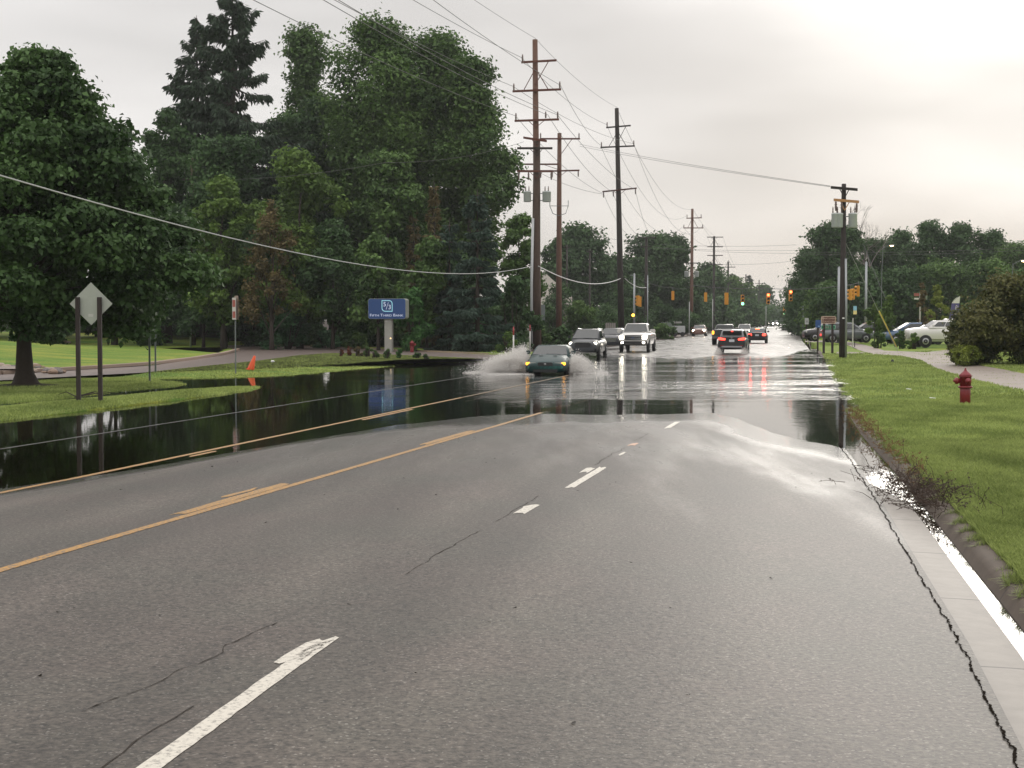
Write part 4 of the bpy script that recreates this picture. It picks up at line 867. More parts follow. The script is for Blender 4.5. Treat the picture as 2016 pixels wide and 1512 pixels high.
# ------------------------------------------------------------------ wires
def wire(p0, p1, sag, label, r=.017, m=WIRE, group='overhead wires'):
    p0 = Vector(p0); p1 = Vector(p1); n = 26; v = []; f = []; pts = []
    for i in range(n + 1):
        t = i / n; p = p0.lerp(p1, t); p.z -= sag * 4 * t * (1 - t); pts.append(p)
    return tag(MB().tube(pts, r, 5).build('wire', m), label, 'wire', group)
def W3(px, py, d): return Vector((at(px, d), d, zt(py, d)))
X0, D0 = -17.5, 22
def back(dx, z): return Vector((X0 + dx, D0, z))
wire(W3(1053, 75, 114), back(0, 20.5), 1.0, 'topmost wire from the tip of the tallest pole to the top of the picture', .014)
wire(W3(1026, 113, 114), back(-2.4, 19.3), 1.0, 'upper wire left from the top crossarm of the tallest pole')
wire(W3(1103, 168, 114), back(2.6, 18.3), 1.0, 'wire crossing the tallest pole from its second crossarm right tip')
wire(W3(1010, 170, 114), back(-3, 17.7), 1.0, 'wire left from the second crossarm, passing over the tall trees')
for i, (a, b, zz_) in enumerate((((1015, 228)), (-1.5), (15.7)),) if False else (): pass
wire(W3(1015, 228, 114), back(-2.6, 15.8), 1.0, 'left wire of the third crossarm, seen against the wood')
wire(W3(1078, 226, 114), back(1.0, 15.6), 1.0, 'middle wire of the third crossarm, seen against the wood')
wire(W3(1097, 226, 114), back(2.2, 15.2), 1.0, 'right wire of the third crossarm, seen against the wood')
wire(W3(1053, 75, 114), W3(1213, 211, 162), .5, 'topmost wire between the tallest pole and the black leaning pole', .014)
wire(W3(1026, 113, 114), W3(1193, 245, 162), .6, 'wire from the top crossarm down to the black leaning pole, left')
wire(W3(1103, 168, 114), W3(1182, 286, 162), .6, 'wire from the second crossarm to the black leaning pole')
wire(W3(1010, 170, 114), W3(1247, 283, 162), .6, 'wire crossing behind the tallest pole to the black leaning pole')
for a, b, l in (((1015, 228), (1185, 380), 'left'), ((1078, 226), (1205, 378), 'middle'), ((1097, 226), (1252, 374), 'right')):
    wire(W3(*a, 114), W3(*b, 162), .7, '%s lower wire between the tallest pole and the black leaning pole' % l)
wire(W3(1062, 340, 152), W3(1186, 382, 162), .3, 'short wire from the slim brown pole to the black leaning pole')
for a, b, s, l in (((1213, 211), (1363, 411), 3.2, 'topmost wire from the black leaning pole down to the far brown pole'), ((1193, 245), (1350, 425), 3.8, 'left wire from the black leaning pole down to the far brown pole'), ((1247, 284), (1382, 444), 4.5, 'right wire from the black leaning pole down to the far brown pole'), ((1182, 288), (1344, 446), 4.2, 'long sagging wire from the second arm of the black leaning pole')):
    wire(W3(*a, 162), W3(*b, 252), s, l)
for a, b, l in (((1187, 380), (1255, 466), 'left'), ((1205, 378), (1272, 466), 'middle'), ((1250, 374), (1289, 466), 'right')):
    wire(W3(*a, 162), W3(*b, 232), 1.5, '%s wire from the lowest arm of the black leaning pole to the double-arm pole' % l)
for a, b, l in (((1363, 411), (1405, 463), 'top'), ((1344, 446), (1391, 484), 'left'), ((1383, 446), (1422, 484), 'right')):
    wire(W3(*a, 252), W3(*b, 305), .6, '%s wire from the far brown pole to the four-arm pole' % l)
for a, b, l in (((1391, 465), (1422, 525), 'left'), ((1422, 465), (1447, 525), 'right')):
    wire(W3(*a, 305), W3(*b, 352), .6, '%s wire from the four-arm pole to the three-arm pole' % l)
for dy, l in ((0, 'upper'), (4, 'lower')):
    wire(W3(1141, 284 + dy, 152), W3(1632, 366 + dy * .4, 89), .15, '%s of the two close wires crossing the road to the right-hand black pole' % l, .014)
wire(W3(760, 320, 100), W3(1031, 279, 112.5), .4, 'faint wire crossing in front of the tall trees', .012)
wire(W3(381, 352, 126), W3(760, 320, 100), .4, 'faint wire at the dark pole inside the wood', .012)
# the thick cable
wire(W3(1046, 524, 112), Vector((-12.4, 22, 5.85)), 1.525, 'thick pale sagging cable in front of the wood, ending at the pole pair', .021, WIREL, 'thick pale cables')
wire(W3(1060, 524, 112), W3(1222, 548, 162), .9, 'pale cable between the pole pair and the black leaning pole', .04, WIREL, 'thick pale cables')
wire(W3(1230, 548, 162), W3(1272, 566, 180), .35, 'pale cable right of the black leaning pole, down to the signal mast', .035, WIREL, 'thick pale cables')
for a, b, s, l in (((1290, 480), (1566, 482), .3, 'upper level wire crossing the gap of sky'), ((1285, 487), (1570, 493), .2, 'middle level wire crossing the gap of sky'), ((1290, 488), (1572, 499), .2, 'third level wire crossing the gap of sky'), ((1390, 519), (1560, 514), .3, 'lowest level wire crossing the gap of sky')):
    wire(W3(*a, 232), W3(*b, 225), s, l)
for a, b, l in (((1570, 496), (2060, 484), 'upper wire in front of the right-hand trees'), ((1570, 500), (2060, 490), 'lower wire in front of the right-hand trees')): wire(W3(*a, 165), W3(*b, 165), .3, l)
for a, b, l in (((1190, 468), (1255, 471), 'upper wire left of the double-arm pole'), ((1180, 500), (1255, 490), 'lower wire left of the double-arm pole')): wire(W3(*a, 232), W3(*b, 232), .2, l)
# guys of the right-hand pole, one with a yellow guard
gx = G(1770, 694)
e = empty('guy_wire', gx, 0, 'yellow plastic guy guard slanting up from the verge right of the black pole', 'guy wire')
topg = W3(1662, 475, 89) - gx; f0 = .36
MB().tube([(0, 0, -.1), topg], .012, 5).build('cable', WIREL, e)
MB().tube([topg * .06, topg * .40], .05, 8).build('guard', mat('yellow_guard', (.62, .50, .05), .45), e, True)
wire(W3(1699, 482, 130), W3(1744, 590, 126), .1, 'thin guy strand left of the street lamp on the right', .02)

# ------------------------------------------------------------------ traffic signals
SIGY = mat('signal_yellow', (.62, .27, .02), .4); DARKL = mat('dark_lens', (.01, .01, .01), .2)
LR = emis('red_light', (1, .16, .05), 7); LG = emis('green_light', (.15, 1, .62), 6); LA = emis('amber_light', (1, .5, .05), 6)
def signal(px, py, d, lit=None, back=False, label='', sec=3, rz=0, s=1.0, span=None):
    """a hanging three-section signal head"""
    c = W3(px, py, d); e = empty('traffic_signal', c, rz, label, 'traffic signal', 'traffic signals'); H = .36 * sec
    MB().box((0, 0, 0), (.34 * s, .22 * s, H * s)).build('housing', SIGY, e, bevel=.03)
    MB().tube([(0, 0, H * s / 2), (0, 0, H * s / 2 + .45)], .03, 6).build('hanger', GALVD, e)
    sg = 1 if back else -1
    for i in range(sec):
        z = (H / 2 - .18 - .36 * i) * s; on = lit is not None and lit == i
        MB().lathe([(.125 * s, sg * .112 * s), (.125 * s, sg * .13 * s)], 12, (0, 0, z), 'Y').build('lens', ({0: LR, 1: LA, 2: LG}[i] if on else DARKL), e)
        mb = MB(); n = 8; vs = []
        for k in range(n + 1):
            a = R(-20 + 220 * k / n); vs += [(.155 * s * math.cos(a), sg * .11 * s, z + .155 * s * math.sin(a)), (.155 * s * math.cos(a), sg * .33 * s, z + .15 * s * math.sin(a) - .01)]
        mb.add(vs, [(2 * k, 2 * k + 1, 2 * k + 3, 2 * k + 2) for k in range(n)]); mb.build('visor', SIGY, e)
    return e
signal(1324.5, 582, 182, None, True, 'yellow signal seen from behind, leftmost of the row hanging over the road', s=1.0)
signal(1389, 585, 178, None, True, 'yellow signal seen from behind, second from the left in the hanging row', s=1.0)
signal(1430, 588, 174, None, True, 'tallest yellow signal seen from behind, next to the green one', 3, s=1.25)
signal(1461.5, 591, 172, 2, False, 'hanging signal showing green, above the waiting cars', s=1.1)
signal(1512, 588, 168, 0, False, 'hanging signal showing red, left one of two', s=1.1)
signal(1556, 582, 164, 0, False, 'hanging signal showing red, right one of two', s=1.1)
signal(1256, 592, 176, None, True, 'yellow signal cluster on the left mast, nearer head', rz=R(50), s=1.1); signal(1259.5, 594, 176.6, None, False, 'yellow signal cluster on the left mast, right head', rz=R(-60), s=1.1)
signal(1674, 580, 150, None, True, 'yellow signal cluster right of the black pole, lower left head', rz=R(35), s=1.0); signal(1679, 579, 151, None, False, 'yellow signal cluster right of the black pole, middle head', rz=R(-60), s=1.0)
signal(1689, 573, 152, None, True, 'yellow signal cluster right of the black pole, upper right head', rz=R(60), s=1.0)
signal(1544, 612, 290, 2, False, 'far green signal over the distant road, left one', s=1.35); signal(1563, 612, 290, 2, False, 'far green signal over the distant road, right one', s=1.35)
wire(W3(1248, 545, 176), W3(1324, 566, 182), .3, 'span wire from the left mast to the first hanging signal', .022); wire(W3(1324, 566, 182), W3(1364, 562, 180), .3, 'span wire between the first two hanging signals', .022)
wire(W3(1364, 562, 180), W3(1512, 568, 168), .15, 'span wire carrying the middle hanging signals', .03); wire(W3(1512, 568, 168), W3(1700, 556, 150), .3, 'span wire carrying the red signals to the right-hand mast', .03)
wire(W3(1690, 556, 151), W3(1668, 562, 150), .02, 'short span wire at the right-hand signal cluster', .02)
def mast(px, d, top, r, label, m=GALV, base=None, name='mast', cat='mast', group='steel masts at the crossing', cap=True):
    x = at(px, d); z = tz(x, d); e = empty(name, (x, d, z), 0, label, cat, group); H = zt(top, d) - z
    MB().tube([(0, 0, -.2), (0, 0, H * .5), (0, 0, H)], [r, r * .92, r * .8], 10).build('pole', m, e, True)
    MB().lathe([(r * .8, H), (r * .85, H + .03), (r * .3, H + .1)], 8).build('cap', m, e); MB().lathe([(r * 2, -.05), (r * 2, .06), (r * 1.1, .14)], 10).build('base', m, e)
    return e
mL = mast(1248.5, 176, 540, .13, 'grey mast with a flashing yellow light, behind the white pickup')
MB().bar((-.5, 0, zt(540, 176) - .2), (.1, 0, zt(540, 176) - .2), .05).build('arm', GALV, mL)
be = empty('beacon', W3(1246.5, 620.5, 175), 0, 'round flashing yellow light on the left mast', 'beacon')
MB().box((0, .1, 0), (.34, .16, .34)).build('housing', SIGY, be, bevel=.03); MB().lathe([(.01, -.06), (.1, -.04), (.16, .02), (.16, .08)], 14, (0, 0, 0), 'Y').build('lens', LA, be, True)
mast(1275, 200, 543, .07, 'thin grey post with a light top, right of the left signal mast')
mast(1651, 140, 527, .15, 'thick grey mast left behind the black pole'); mast(1704.5, 150, 517, .14, 'grey mast right of the black pole, behind the young trees')
for px, d, tp, lab in ((1357, 235, 595, 'thin white post left of the reddish oncoming car'), (1403, 230, 590, 'thin grey post behind the waiting pickup'), (1508, 330, 603, 'thin pale post at the left brink of the far road'), (1581, 190, 602, 'thin dark post by the far right kerb')):
    mast(px, d, tp, .07, lab, mat('pale_post', (.4, .4, .39), .6) if px != 1581 else GALVD)
# street lamps
for px, py, d, lab in ((1754, 483, 160, 'street lamp with a glowing head in front of the right-hand trees'), (2014, 513, 130, 'street lamp glowing at the right edge of the picture')):
    x = at(px, d); z = tz(x, d); e = empty('street_lamp', (x, d, z), 0, lab, 'street lamp', 'street lamps'); H = zt(py, d) - z
    MB().tube([(-1.0, 0, -.2), (-1.0, 0, H * .7), (-.9, 0, H - .3), (-.3, 0, H)], .035, 6).build('pole', GALVD, e); MB().box((0, 0, H + .04), (.65, .3, .12)).build('lamp_head', GALVD, e, bevel=.03)
    MB().lathe([(.02, H - .12), (.16, H - .08), (.2, H - .02)], 12).build('lens', emis('lamp_glow', (1, .72, .38), 10), e, True)
x = at(375, 121); z = tz(x, 121); e = empty('lamp_post', (x, 121, z), 0, 'slim grey lamp pole at the drive in front of the dark wood', 'lamp post')
MB().tube([(0, 0, -.2), (0, 0, 2.6), (.02, 0, zt(500, 121) - z)], [.075, .06, .05], 8).build('pole', GALV, e, True); MB().box((0, 0, zt(500, 121) - z), (.3, .2, .12)).build('lamp_head', GALVD, e, bevel=.02)

# ------------------------------------------------------------------ hydrants, signs and street furniture
def hydrant(p, s, label, rz=0):
    e = empty('fire_hydrant', p, rz, label, 'fire hydrant', 'fire hydrants'); RD = RED
    MB().lathe([(.135 * s, -.1), (.135 * s, .40 * s), (.13 * s, .41 * s)], 20).build('barrel', RD, e, True)
    MB().lathe([(.15 * s, .41 * s), (.185 * s, .42 * s), (.185 * s, .455 * s), (.15 * s, .465 * s)], 20).build('flange', RD, e, True)
    MB().lathe([(.145 * s, .465 * s), (.148 * s, .70 * s), (.165 * s, .705 * s), (.165 * s, .735 * s), (.15 * s, .74 * s)], 20).build('upper_barrel', RD, e, True)
    b = MB().lathe([(.16 * s, .74 * s), (.15 * s, .76 * s), (.10 * s, .81 * s), (.055 * s, .85 * s), (.04 * s, .86 * s)], 20).build('bonnet', RD, e, True)
    MB().lathe([(.035 * s, .845 * s), (.05 * s, .865 * s), (.03 * s, .88 * s), (.022 * s, .93 * s)], 5).build('operating_nut', RD, b)
    for axis, sg, r, L in (('X', -1, .075, .27), ('Y', -1, .07, .20)):
        m = MB().lathe([(r * s * .9, sg * .1 * s), (r * s * .9, sg * L * .8 * s), (r * s * 1.15, sg * L * .8 * s), (r * s * 1.15, sg * L * s), (r * .4 * s, sg * (L + .015) * s), (r * .38 * s, sg * (L + .055) * s)], 14, (0, 0, .60 * s), axis)
        m.build('hose_cap', RD, e, True)
    return e
hydrant(G(1900, 795), .98, 'red fire hydrant standing alone on the near grass verge', R(8))
hp = Vector((at(811, 101), 101, 0)); hp.z = tz(hp.x, 101); hydrant(hp, .92, 'small red fire hydrant far off, right of the bank sign', R(160))
# diamond sign seen from behind
g1, g2 = G(155, 790), G(201, 790); dd = g1.y
e = empty('diamond_sign', ((g1.x + g2.x) / 2, dd, tz((g1.x + g2.x) / 2, dd)), 0, 'blank grey back of a diamond sign on two dark posts', 'road sign')
for g in (g1, g2):
    x0 = g.x - e.location.x; H = zt(585, dd) - e.location.z
    MB().box((x0, 0, H / 2 - .15), (.105, .10, H + .3)).build('post', POSTB, e, bevel=.006)
zc = zt(598, dd) - e.location.z; q = .555; xc = at(178.5, dd) - e.location.x
dp = [(xc + a * q, zc + b * q) for a, b in ((0, 1), (1, 0), (0, -1), (-1, 0))]
pl = MB().prism(dp, .055, .062).build('sign_plate', SIGG, e); MB().box((xc - .01, .053, zc - .30), (.13, .003, .075)).build('sticker', mat('sticker', (.5, .5, .47), .5), e)
# twin posts with a red octagonal sign hidden in the leaves
for px, row, lab, withsign in ((295, 752, 'left slim steel post standing in the flooded grass under the maple', True), (306.5, 734, 'right slim steel post under the maple', False)):
    g = G(px, row); e = empty('steel_post', g, 0, lab, 'sign post', 'twin steel posts'); H = zt(630 if withsign else 634, g.y) - g.z
    mb = MB()
    for ox, oy, w_, t_ in ((0, 0, .05, .006), (-.03, -.015, .006, .03), (.03, -.015, .006, .03)): mb.box((ox, oy, H / 2 - .1), (w_, t_, H + .2))
    mb.build('post', GALVD, e)
# little red and white sign, edge on
g = G(464, 736); e = empty('lane_sign', g, R(-62), 'narrow red and white sign on a thin post, seen nearly edge-on', 'road sign'); H = zt(587, g.y) - g.z
MB().box((0, 0, H / 2 - .1), (.05, .04, H + .2)).build('post', GALVD, e)
MB().box((0, -.045, H - .42), (.46, .01, .88)).build('sign_plate', mat('sign_white', (.6, .57, .55), .5), e)
for z_, h_ in ((H - .21, .28), (H - .66, .26)): MB().box((0, -.053, z_), (.36, .004, h_)).build('red_panel', mat('sign_red', (.35, .05, .04), .5), e)
MB().box((0, .05, H - .38), (.46, .01, .95)).build('rear_plate', mat('sign_tan', (.30, .22, .18), .5), e)
# traffic cone leaning over
g = G(493, 729); e = empty('traffic_cone', g, R(20), 'orange traffic cone tipped towards the right on the grass', 'traffic cone')
e.rotation_euler = (0, R(17), 0); OR = mat('cone_orange', (.75, .10, .025), .5)
MB().lathe([(.15, .03), (.145, .1), (.05, .62), (.035, .64)], 16, (0, 0, 0)).build('cone', OR, e, True); MB().box((0, 0, .015), (.36, .36, .03)).build('base', OR, e, bevel=.01)
g = G(537, 714); tag(MB().box(g + Vector((0, 0, .06)), (.16, .12, .09), .4, (.3, .2)).build('paper_scrap', WHITE, bevel=.01), 'white paper scrap on the grass right of the cone', 'paper scrap')
# the bank's pylon sign
dS = 103; xS = at(765, dS); zS = tz(xS, dS); e = empty('bank_sign', (xS, dS, zS), R(-13), 'blue bank sign on a grey column beside the drive', 'sign')
SW_, SH_ = 2.62, 1.36; zb = zt(608, dS) - zS; BLUE = mat('sign_blue', (.018, .06, .20), .35, var=.05)
cab = MB().prism(rrect(0, zb, SW_, SH_, .16), -.36, .36).build('cabinet', mat('cabinet_grey', (.32, .34, .31), .5), e)
MB().prism(rrect(0, zb, SW_ - .04, SH_ - .04, .15), -.378, -.362).build('sign_face', BLUE, e)
MB().box((.02, .0, (zb - SH_ / 2) / 2 - .1), (.52, .36, zb - SH_ / 2 + .2)).build('column', mat('column_grey', (.30, .30, .27), .6), e, bevel=.02)
LW = emis('sign_letters', (.62, .68, .85), .25); LC = emis('sign_outline', (.35, .72, .85), .25)
def caps(words, zrow, big, small, x0):
    x = x0
    for w_ in words:
        a = text(w_[0], big, (x, -.384, zrow), 0, LW, e, align='LEFT', sx=1.25); bpy.context.view_layer.update(); x += a.dimensions.x + .035
        b = text(w_[1:], small, (x, -.384, zrow - (big - small) * .36), 0, LW, e, align='LEFT', sx=1.32); bpy.context.view_layer.update(); x += b.dimensions.x + .12
caps(('FIFTH', 'THIRD', 'BANK'), zb - .43, .25, .19, -1.20)
def frame(pts_o, pts_i, y, m, name):
    n = len(pts_o); mb = MB(); mb.add([(a, y, b) for a, b in pts_o] + [(a, y, b) for a, b in pts_i], [(i, (i + 1) % n, n + (i + 1) % n, n + i) for i in range(n)]); return mb.build(name, m, e)
def shield(cx, cz, w, r):
    o = []
    for (sx, sz, a0, rr) in ((1, 1, 0, r), (-1, 1, 90, .02), (-1, -1, 180, r), (1, -1, 270, .02)):
        for k in range(6): a = R(a0 + 18 * k); o.append((cx + sx * (w / 2 - rr) + rr * math.cos(a), cz + sz * (w / 2 - rr) + rr * math.sin(a)))
    return o
lz = zb + .19; frame(shield(.02, lz, .76, .24), shield(.02, lz, .66, .19), -.383, LC, 'logo_outline')
text('5', .42, (-.15, -.384, lz + .10), 0, LW, e, name='logo_numeral', ext=.01); text('3', .42, (.20, -.384, lz - .09), 0, LW, e, name='logo_numeral', ext=.01)
MB().bar((-.05, -.386, lz - .24), (.11, -.386, lz + .24), .016).build('logo_slash', LW, e)
text('4815', .20, (.0, -.19, zb - SH_ / 2 - .15), 0, mat('number_white', (.62, .62, .6), .5), e, name='house_number')
MB().lathe([(.02, -.24), (.05, -.21), (.05, -.185)], 10, (.2, 0, .95), 'Y').build('reflector', emis('column_glint', (1, .7, .35), 1.4), e, True)  # emission paints a warm glint on the column, no lamp
for i, (px, row, w, h, lm, lab) in enumerate(((672, 702, 9, 12, 'red', 'reddish small plant at the left end of the sign bed'), (688, 701, 10, 17, 'red', 'reddish small plant second in the sign bed'), (704, 702, 14, 17, 'brown', 'brownish plant third in the sign bed'), (724, 703, 18, 17, 'mid', 'rounded green bush in the sign bed, left of the column'), (738, 705, 14, 13, 'mid', 'small green plant touching the left of the column'), (762, 706, 15, 16, 'mid', 'green bush at the foot of the sign column'), (786, 706, 15, 17, 'fresh', 'green bush right of the sign column'), (822, 706, 14, 10, 'dark', 'low dark plant below the small far hydrant'), (838, 708, 12, 9, 'dark', 'low dark plant at the right end of the sign bed'))):
    g = G(px, row); s = g.y / FPX
    tree('bed_plant', g.x, g.y, g.z, h * s * 1.15, w * s * .6, lm, 900, .09, lab, cat='plant', prof=BUSH, nb=8, seed=210 + i, zlo=.1, group='plants in the bank sign bed')
# marker posts at the pole pair
def marker(px, d, top, bot, r, label, cols):
    x = at(px, d); z = tz(x, d); e = empty('marker_post', (x, d, z), 0, label, 'marker post', 'marker posts'); z1 = zt(top, d) - z
    zs = [-.2] + [zt(c[0], d) - z for c in cols[1:]] + [z1]
    for i, c in enumerate(cols): MB().tube([(0, 0, zs[i]), (0, 0, zs[i + 1])], r, 8).build('post_section', c[1], e, True)
    MB().lathe([(r, z1), (r * .8, z1 + .04), (.01, z1 + .06)], 8).build('cap', cols[-1][1], e)
MRED = mat('marker_red', (.30, .03, .03), .5); MWH = mat('marker_white', (.6, .6, .56), .5)
marker(1011, 92, 645, 700, .045, 'thin white marker post with a red top, left of the green car', [(0, MWH), (660, MRED)])
marker(1043.5, 106, 641, 700, .045, 'white marker with a red top beside the pale pipe of the pole pair', [(0, MWH), (652, MRED)])
marker(1039.5, 94, 675, 700, .07, 'short greenish post behind the green car', [(0, mat('post_green', (.17, .19, .13), .7))])

# road signs on the right verge
def board(px0, px1, py0, py1, d, m, label, posts, border=None, name='road_sign'):
    xc = at((px0 + px1) / 2, d); z = tz(xc, d); e = empty(name, (xc, d, z), 0, label, 'road sign', 'signs on the far right verge'); w = (px1 - px0) * d / FPX; h = (py1 - py0) * d / FPX; zc = zt((py0 + py1) / 2, d) - z
    if border: MB().prism(rrect(0, zc, w, h, .05), -.02, 0).build('border', border, e); w -= .09; h -= .09
    MB().prism(rrect(0, zc, w, h, .04), -.028, -.0215 if border else .0).build('sign_plate', m, e)
    for p in posts: x = at(p, d) - xc; MB().box((x, .06, zc / 2 - .1), (.11, .09, zc + .2 + .5)).build('post', POSTB, e)
    return e, zc, w, h
TW = mat('sign_text_white', (.6, .58, .52), .5)
CREAM = mat('sign_cream', (.55, .42, .32), .5)
e, zc, w, h = board(1616.5, 1645, 622.5, 637, 101, mat('sign_brown', (.10, .032, .022), .5), 'brown park sign with an upward arrow, above the green sign', (1623, 1639), CREAM)
text('LAKE LANSING', .135, (.10, -.034, zc + .085), 0, CREAM, e, ext=.003); text('COUNTY PARKS', .13, (.10, -.034, zc - .11), 0, CREAM, e, ext=.003)
MB().box((-.36, -.033, zc - .03), (.035, .006, .28)).build('arrow_shaft', CREAM, e); MB().add([(-.43, -.034, zc + .09), (-.29, -.034, zc + .09), (-.36, -.034, zc + .19)], [(0, 1, 2)]).build('arrow_head', CREAM, e)
e, zc, w, h = board(1616.5, 1645, 640, 648.5, 101.5, mat('sign_green', (.01, .17, .08), .5), 'green street sign below the brown park sign', (1622, 1640), mat('sign_mint', (.25, .5, .36), .5))
text('LAKE DR', .17, (0, -.034, zc), 0, TW, e, ext=.003)
e, zc, w, h = board(1605.5, 1616, 630, 645, 108, mat('sign_blue_small', (.02, .07, .22), .5), 'plain blue sign left of the brown park sign', (1610.5,))
MB().box((.05, -.032, zc - .17), (.12, .004, .08)).build('emblem', mat('sign_pale_blue', (.2, .33, .55), .5), e)
e, zc, w, h = board(1584.5, 1592, 626, 638.5, 160, mat('sign_offwhite', (.4, .42, .4), .5), 'small white sign by the far right kerb', (1588,))
text('25', .26, (0, -.034, zc - .05), 0, BLACK, e, ext=.003)
e, zc, w, h = board(1569, 1577, 637, 647, 260, mat('sign_yellow', (.7, .42, .03), .5), 'small yellow warning sign at the right brink of the far road', (1573,))
e, zc, w, h = board(1310, 1342, 633, 636.5, 215, mat('sign_greyw', (.4, .4, .38), .5), 'narrow pale street name sign at the left kerb', (1330,))
# bus stop post
d = 118; x = at(1683, d); z = tz(x, d); e = empty('bus_stop_sign', (x, d, z), 0, 'bus stop post with a blue and a yellow plate', 'bus stop sign'); H = zt(601, d) - z
MB().tube([(0, 0, -.2), (0, 0, H)], .03, 6).build('post', BLACK, e); MB().tube([(-.16, -.05, -.2), (-.16, -.05, zt(626, d) - z)], .05, 6).build('pale_post', mat('pale_post2', (.48, .48, .42), .6), e)
MB().box((0, -.04, zt(607, d) - z), (.26, .02, .34)).build('blue_plate', mat('plate_blue', (.25, .5, .62), .5), e); MB().box((0, -.04, zt(615, d) - z), (.26, .02, .3)).build('yellow_plate', mat('plate_yellow', (.75, .62, .25), .5), e)
# parking lot sign
d = 142; x = at(1811, d); z = tz(x, d); e = empty('lot_sign', (x, d, z), 0, 'small sign board with red and white panels on a pale post in the parking lot', 'sign')
MB().tube([(0, 0, -.2), (0, 0, zt(575, d) - z)], .07, 8).build('post', mat('pale_post3', (.42, .40, .36), .6), e)
MB().box((-.35, -.08, zt(580, d) - z), (.48, .04, .28)).build('red_panel', mat('lot_red', (.28, .08, .06), .5), e); MB().box((-.35, -.08, zt(588, d) - z), (.42, .04, .15)).build('white_panel', TW, e)
MB().box((.42, -.08, zt(583, d) - z), (.45, .04, .66)).build('tinted_panel', mat('lot_tint', (.15, .18, .12), .4), e)
# feather banner
d = 104; x = at(1870, d); z = tz(x, d); e = empty('feather_banner', (x, d, z), 0, 'purple feather banner with a white top behind the big bush', 'banner')
zz = lambda q: zt(q, d) - z; xx = lambda q: at(q, d) - x
MB().tube([(xx(1869), 0, 0), (xx(1872), 0, zz(610)), (xx(1877), 0, zz(592)), (xx(1890), 0, zz(582))], .02, 5).build('pole', GALVD, e)
mb = MB().prism([(xx(1873.5), zz(597)), (xx(1888.5), zz(597)), (xx(1889.5), zz(583)), (xx(1882), zz(586.5)), (xx(1877), zz(591))], -.012, .012); mb.build('white_top', mat('banner_white', (.6, .6, .52), .7), e)
mb = MB().prism([(xx(1868.5), zz(630)), (xx(1886), zz(621)), (xx(1888.5), zz(597.2)), (xx(1873.4), zz(597.2))], -.012, .012); mb.build('purple_cloth', mat('banner_purple', (.085, .075, .19), .7), e)
t_ = text('Dynasty', .27, (xx(1880.5), -.02, zz(613)), 0, TW, e); t_.rotation_euler = (R(90), R(-82), 0)
# low brick wall, planters and trailer details
BR = mat('brick_red', (.16, .06, .045), .8, scale=12, var=.3)
for a, b, d, h, lab in ((1600, 1640, 128, .5, 'low red brick wall behind the road signs'), (1590, 1600, 150, .55, 'short dark planter box by the far right kerb')):
    xa, xb = at(a, d), at(b, d); z = tz(xa, d); tag(MB().box(((xa + xb) / 2, d, z + h / 2 - .05), (xb - xa, .4, h)).build('low_wall', BR if a == 1600 else mat('planter_dark', (.04, .025, .022), .8), bevel=.02), lab, 'low wall')
d = 150; x = at(1597, d); z = tz(x, d); tag(MB().bar((x - .1, d - .4, z), (x - .35, d - .4, z + 1.0), .07).build('leaning_board', mat('board_pale', (.4, .38, .34), .7)), 'pale board leaning on the dark planter', 'board')
# trash fence piece behind the dark sedan
d = 135; x = at(1202, d); z = tz(x, d); e = empty('fence_panel', (x, d, z), 0, 'small grey wooden fence panel behind the second oncoming car', 'fence'); 
for k in range(5): MB().box((-.36 + k * .18, 0, .95), (.15, .03, 1.9)).build('picket', mat('fence_grey', (.26, .24, .22), .8), e)
MB().box((0, .04, .6), (.95, .03, .08)).build('rail', mat('fence_grey', (.26, .24, .22), .8), e)
# white utility trailer
d = 200; x = at(1335, d); z = tz(x, d); e = empty('trailer', (x, d, z), 0, 'small white boxy trailer parked behind the hedge on the left', 'trailer')
MB().box((0, 0, .95), (1.7, 1.4, .9)).build('body', mat('trailer_white', (.42, .43, .43), .6), e, bevel=.05); MB().box((-1.6, 0, 1.1), (1.5, 1.3, 1.5)).build('cab', mat('trailer_green', (.13, .16, .13), .6), e, bevel=.15)
for s in (-.5, .5): MB().lathe([(.3, -.8), (.3, -.68)], 14, (s, 0, .32), 'Y').build('wheel', BLACK, e)
# small black lump and scraps on the right verge
g = G(1757, 714); tag(MB().lathe([(.03, 0), (.09, .03), (.07, .12), (.03, .17)], 8, g).build('debris', BLACK), 'small black lump lying on the right verge', 'debris')
for px, row, lab in ((1789, 769, 'white paper scrap on the right verge, upper one'), (1836, 787, 'tiny white scrap on the verge left of the hydrant')):
    g = G(px, row); tag(MB().box(g + Vector((0, 0, .05)), (.16, .05, .02), .3, (.1, .1)).build('paper_scrap', WHITE), lab, 'paper scrap')

# ------------------------------------------------------------------ buildings
d = 128; z = 1.32
e = empty('bank_building', (at(20, d), d + 3, z), 0, 'white columned porch of a building behind the maple trunk', 'building')
bx = lambda p: at(p, d) - e.location.x
WALLC = mat('porch_wall', (.30, .28, .27), .7)
MB().box((bx(-120), 4, 2.2), (14, .3, 4.6)).build('wall', WALLC, e)
for p in (-130, -60, 18, 79): MB().lathe([(.30, -.1), (.30, .1), (.2, .14), (.2, 3.1), (.28, 3.2), (.28, 3.4)], 16, (bx(p), 0, 0)).build('column', WHITE, e, True)
MB().lathe([(.18, -.1), (.07, .1), (.07, 2.6)], 10, (bx(65), 2, 0)).build('thin_column', WHITE, e, True)
MB().box((bx(-60), 0, 3.7), (10.5, 1.2, .6)).build('beam', WHITE, e)
MB().prism([(bx(-200), 4.0), (bx(110), 4.0), (bx(90), 4.3), (bx(-40), 6.5), (bx(-200), 6.5)], -.8, 5).build('roof', mat('shingle_grey', (.10, .09, .09), .9), e)
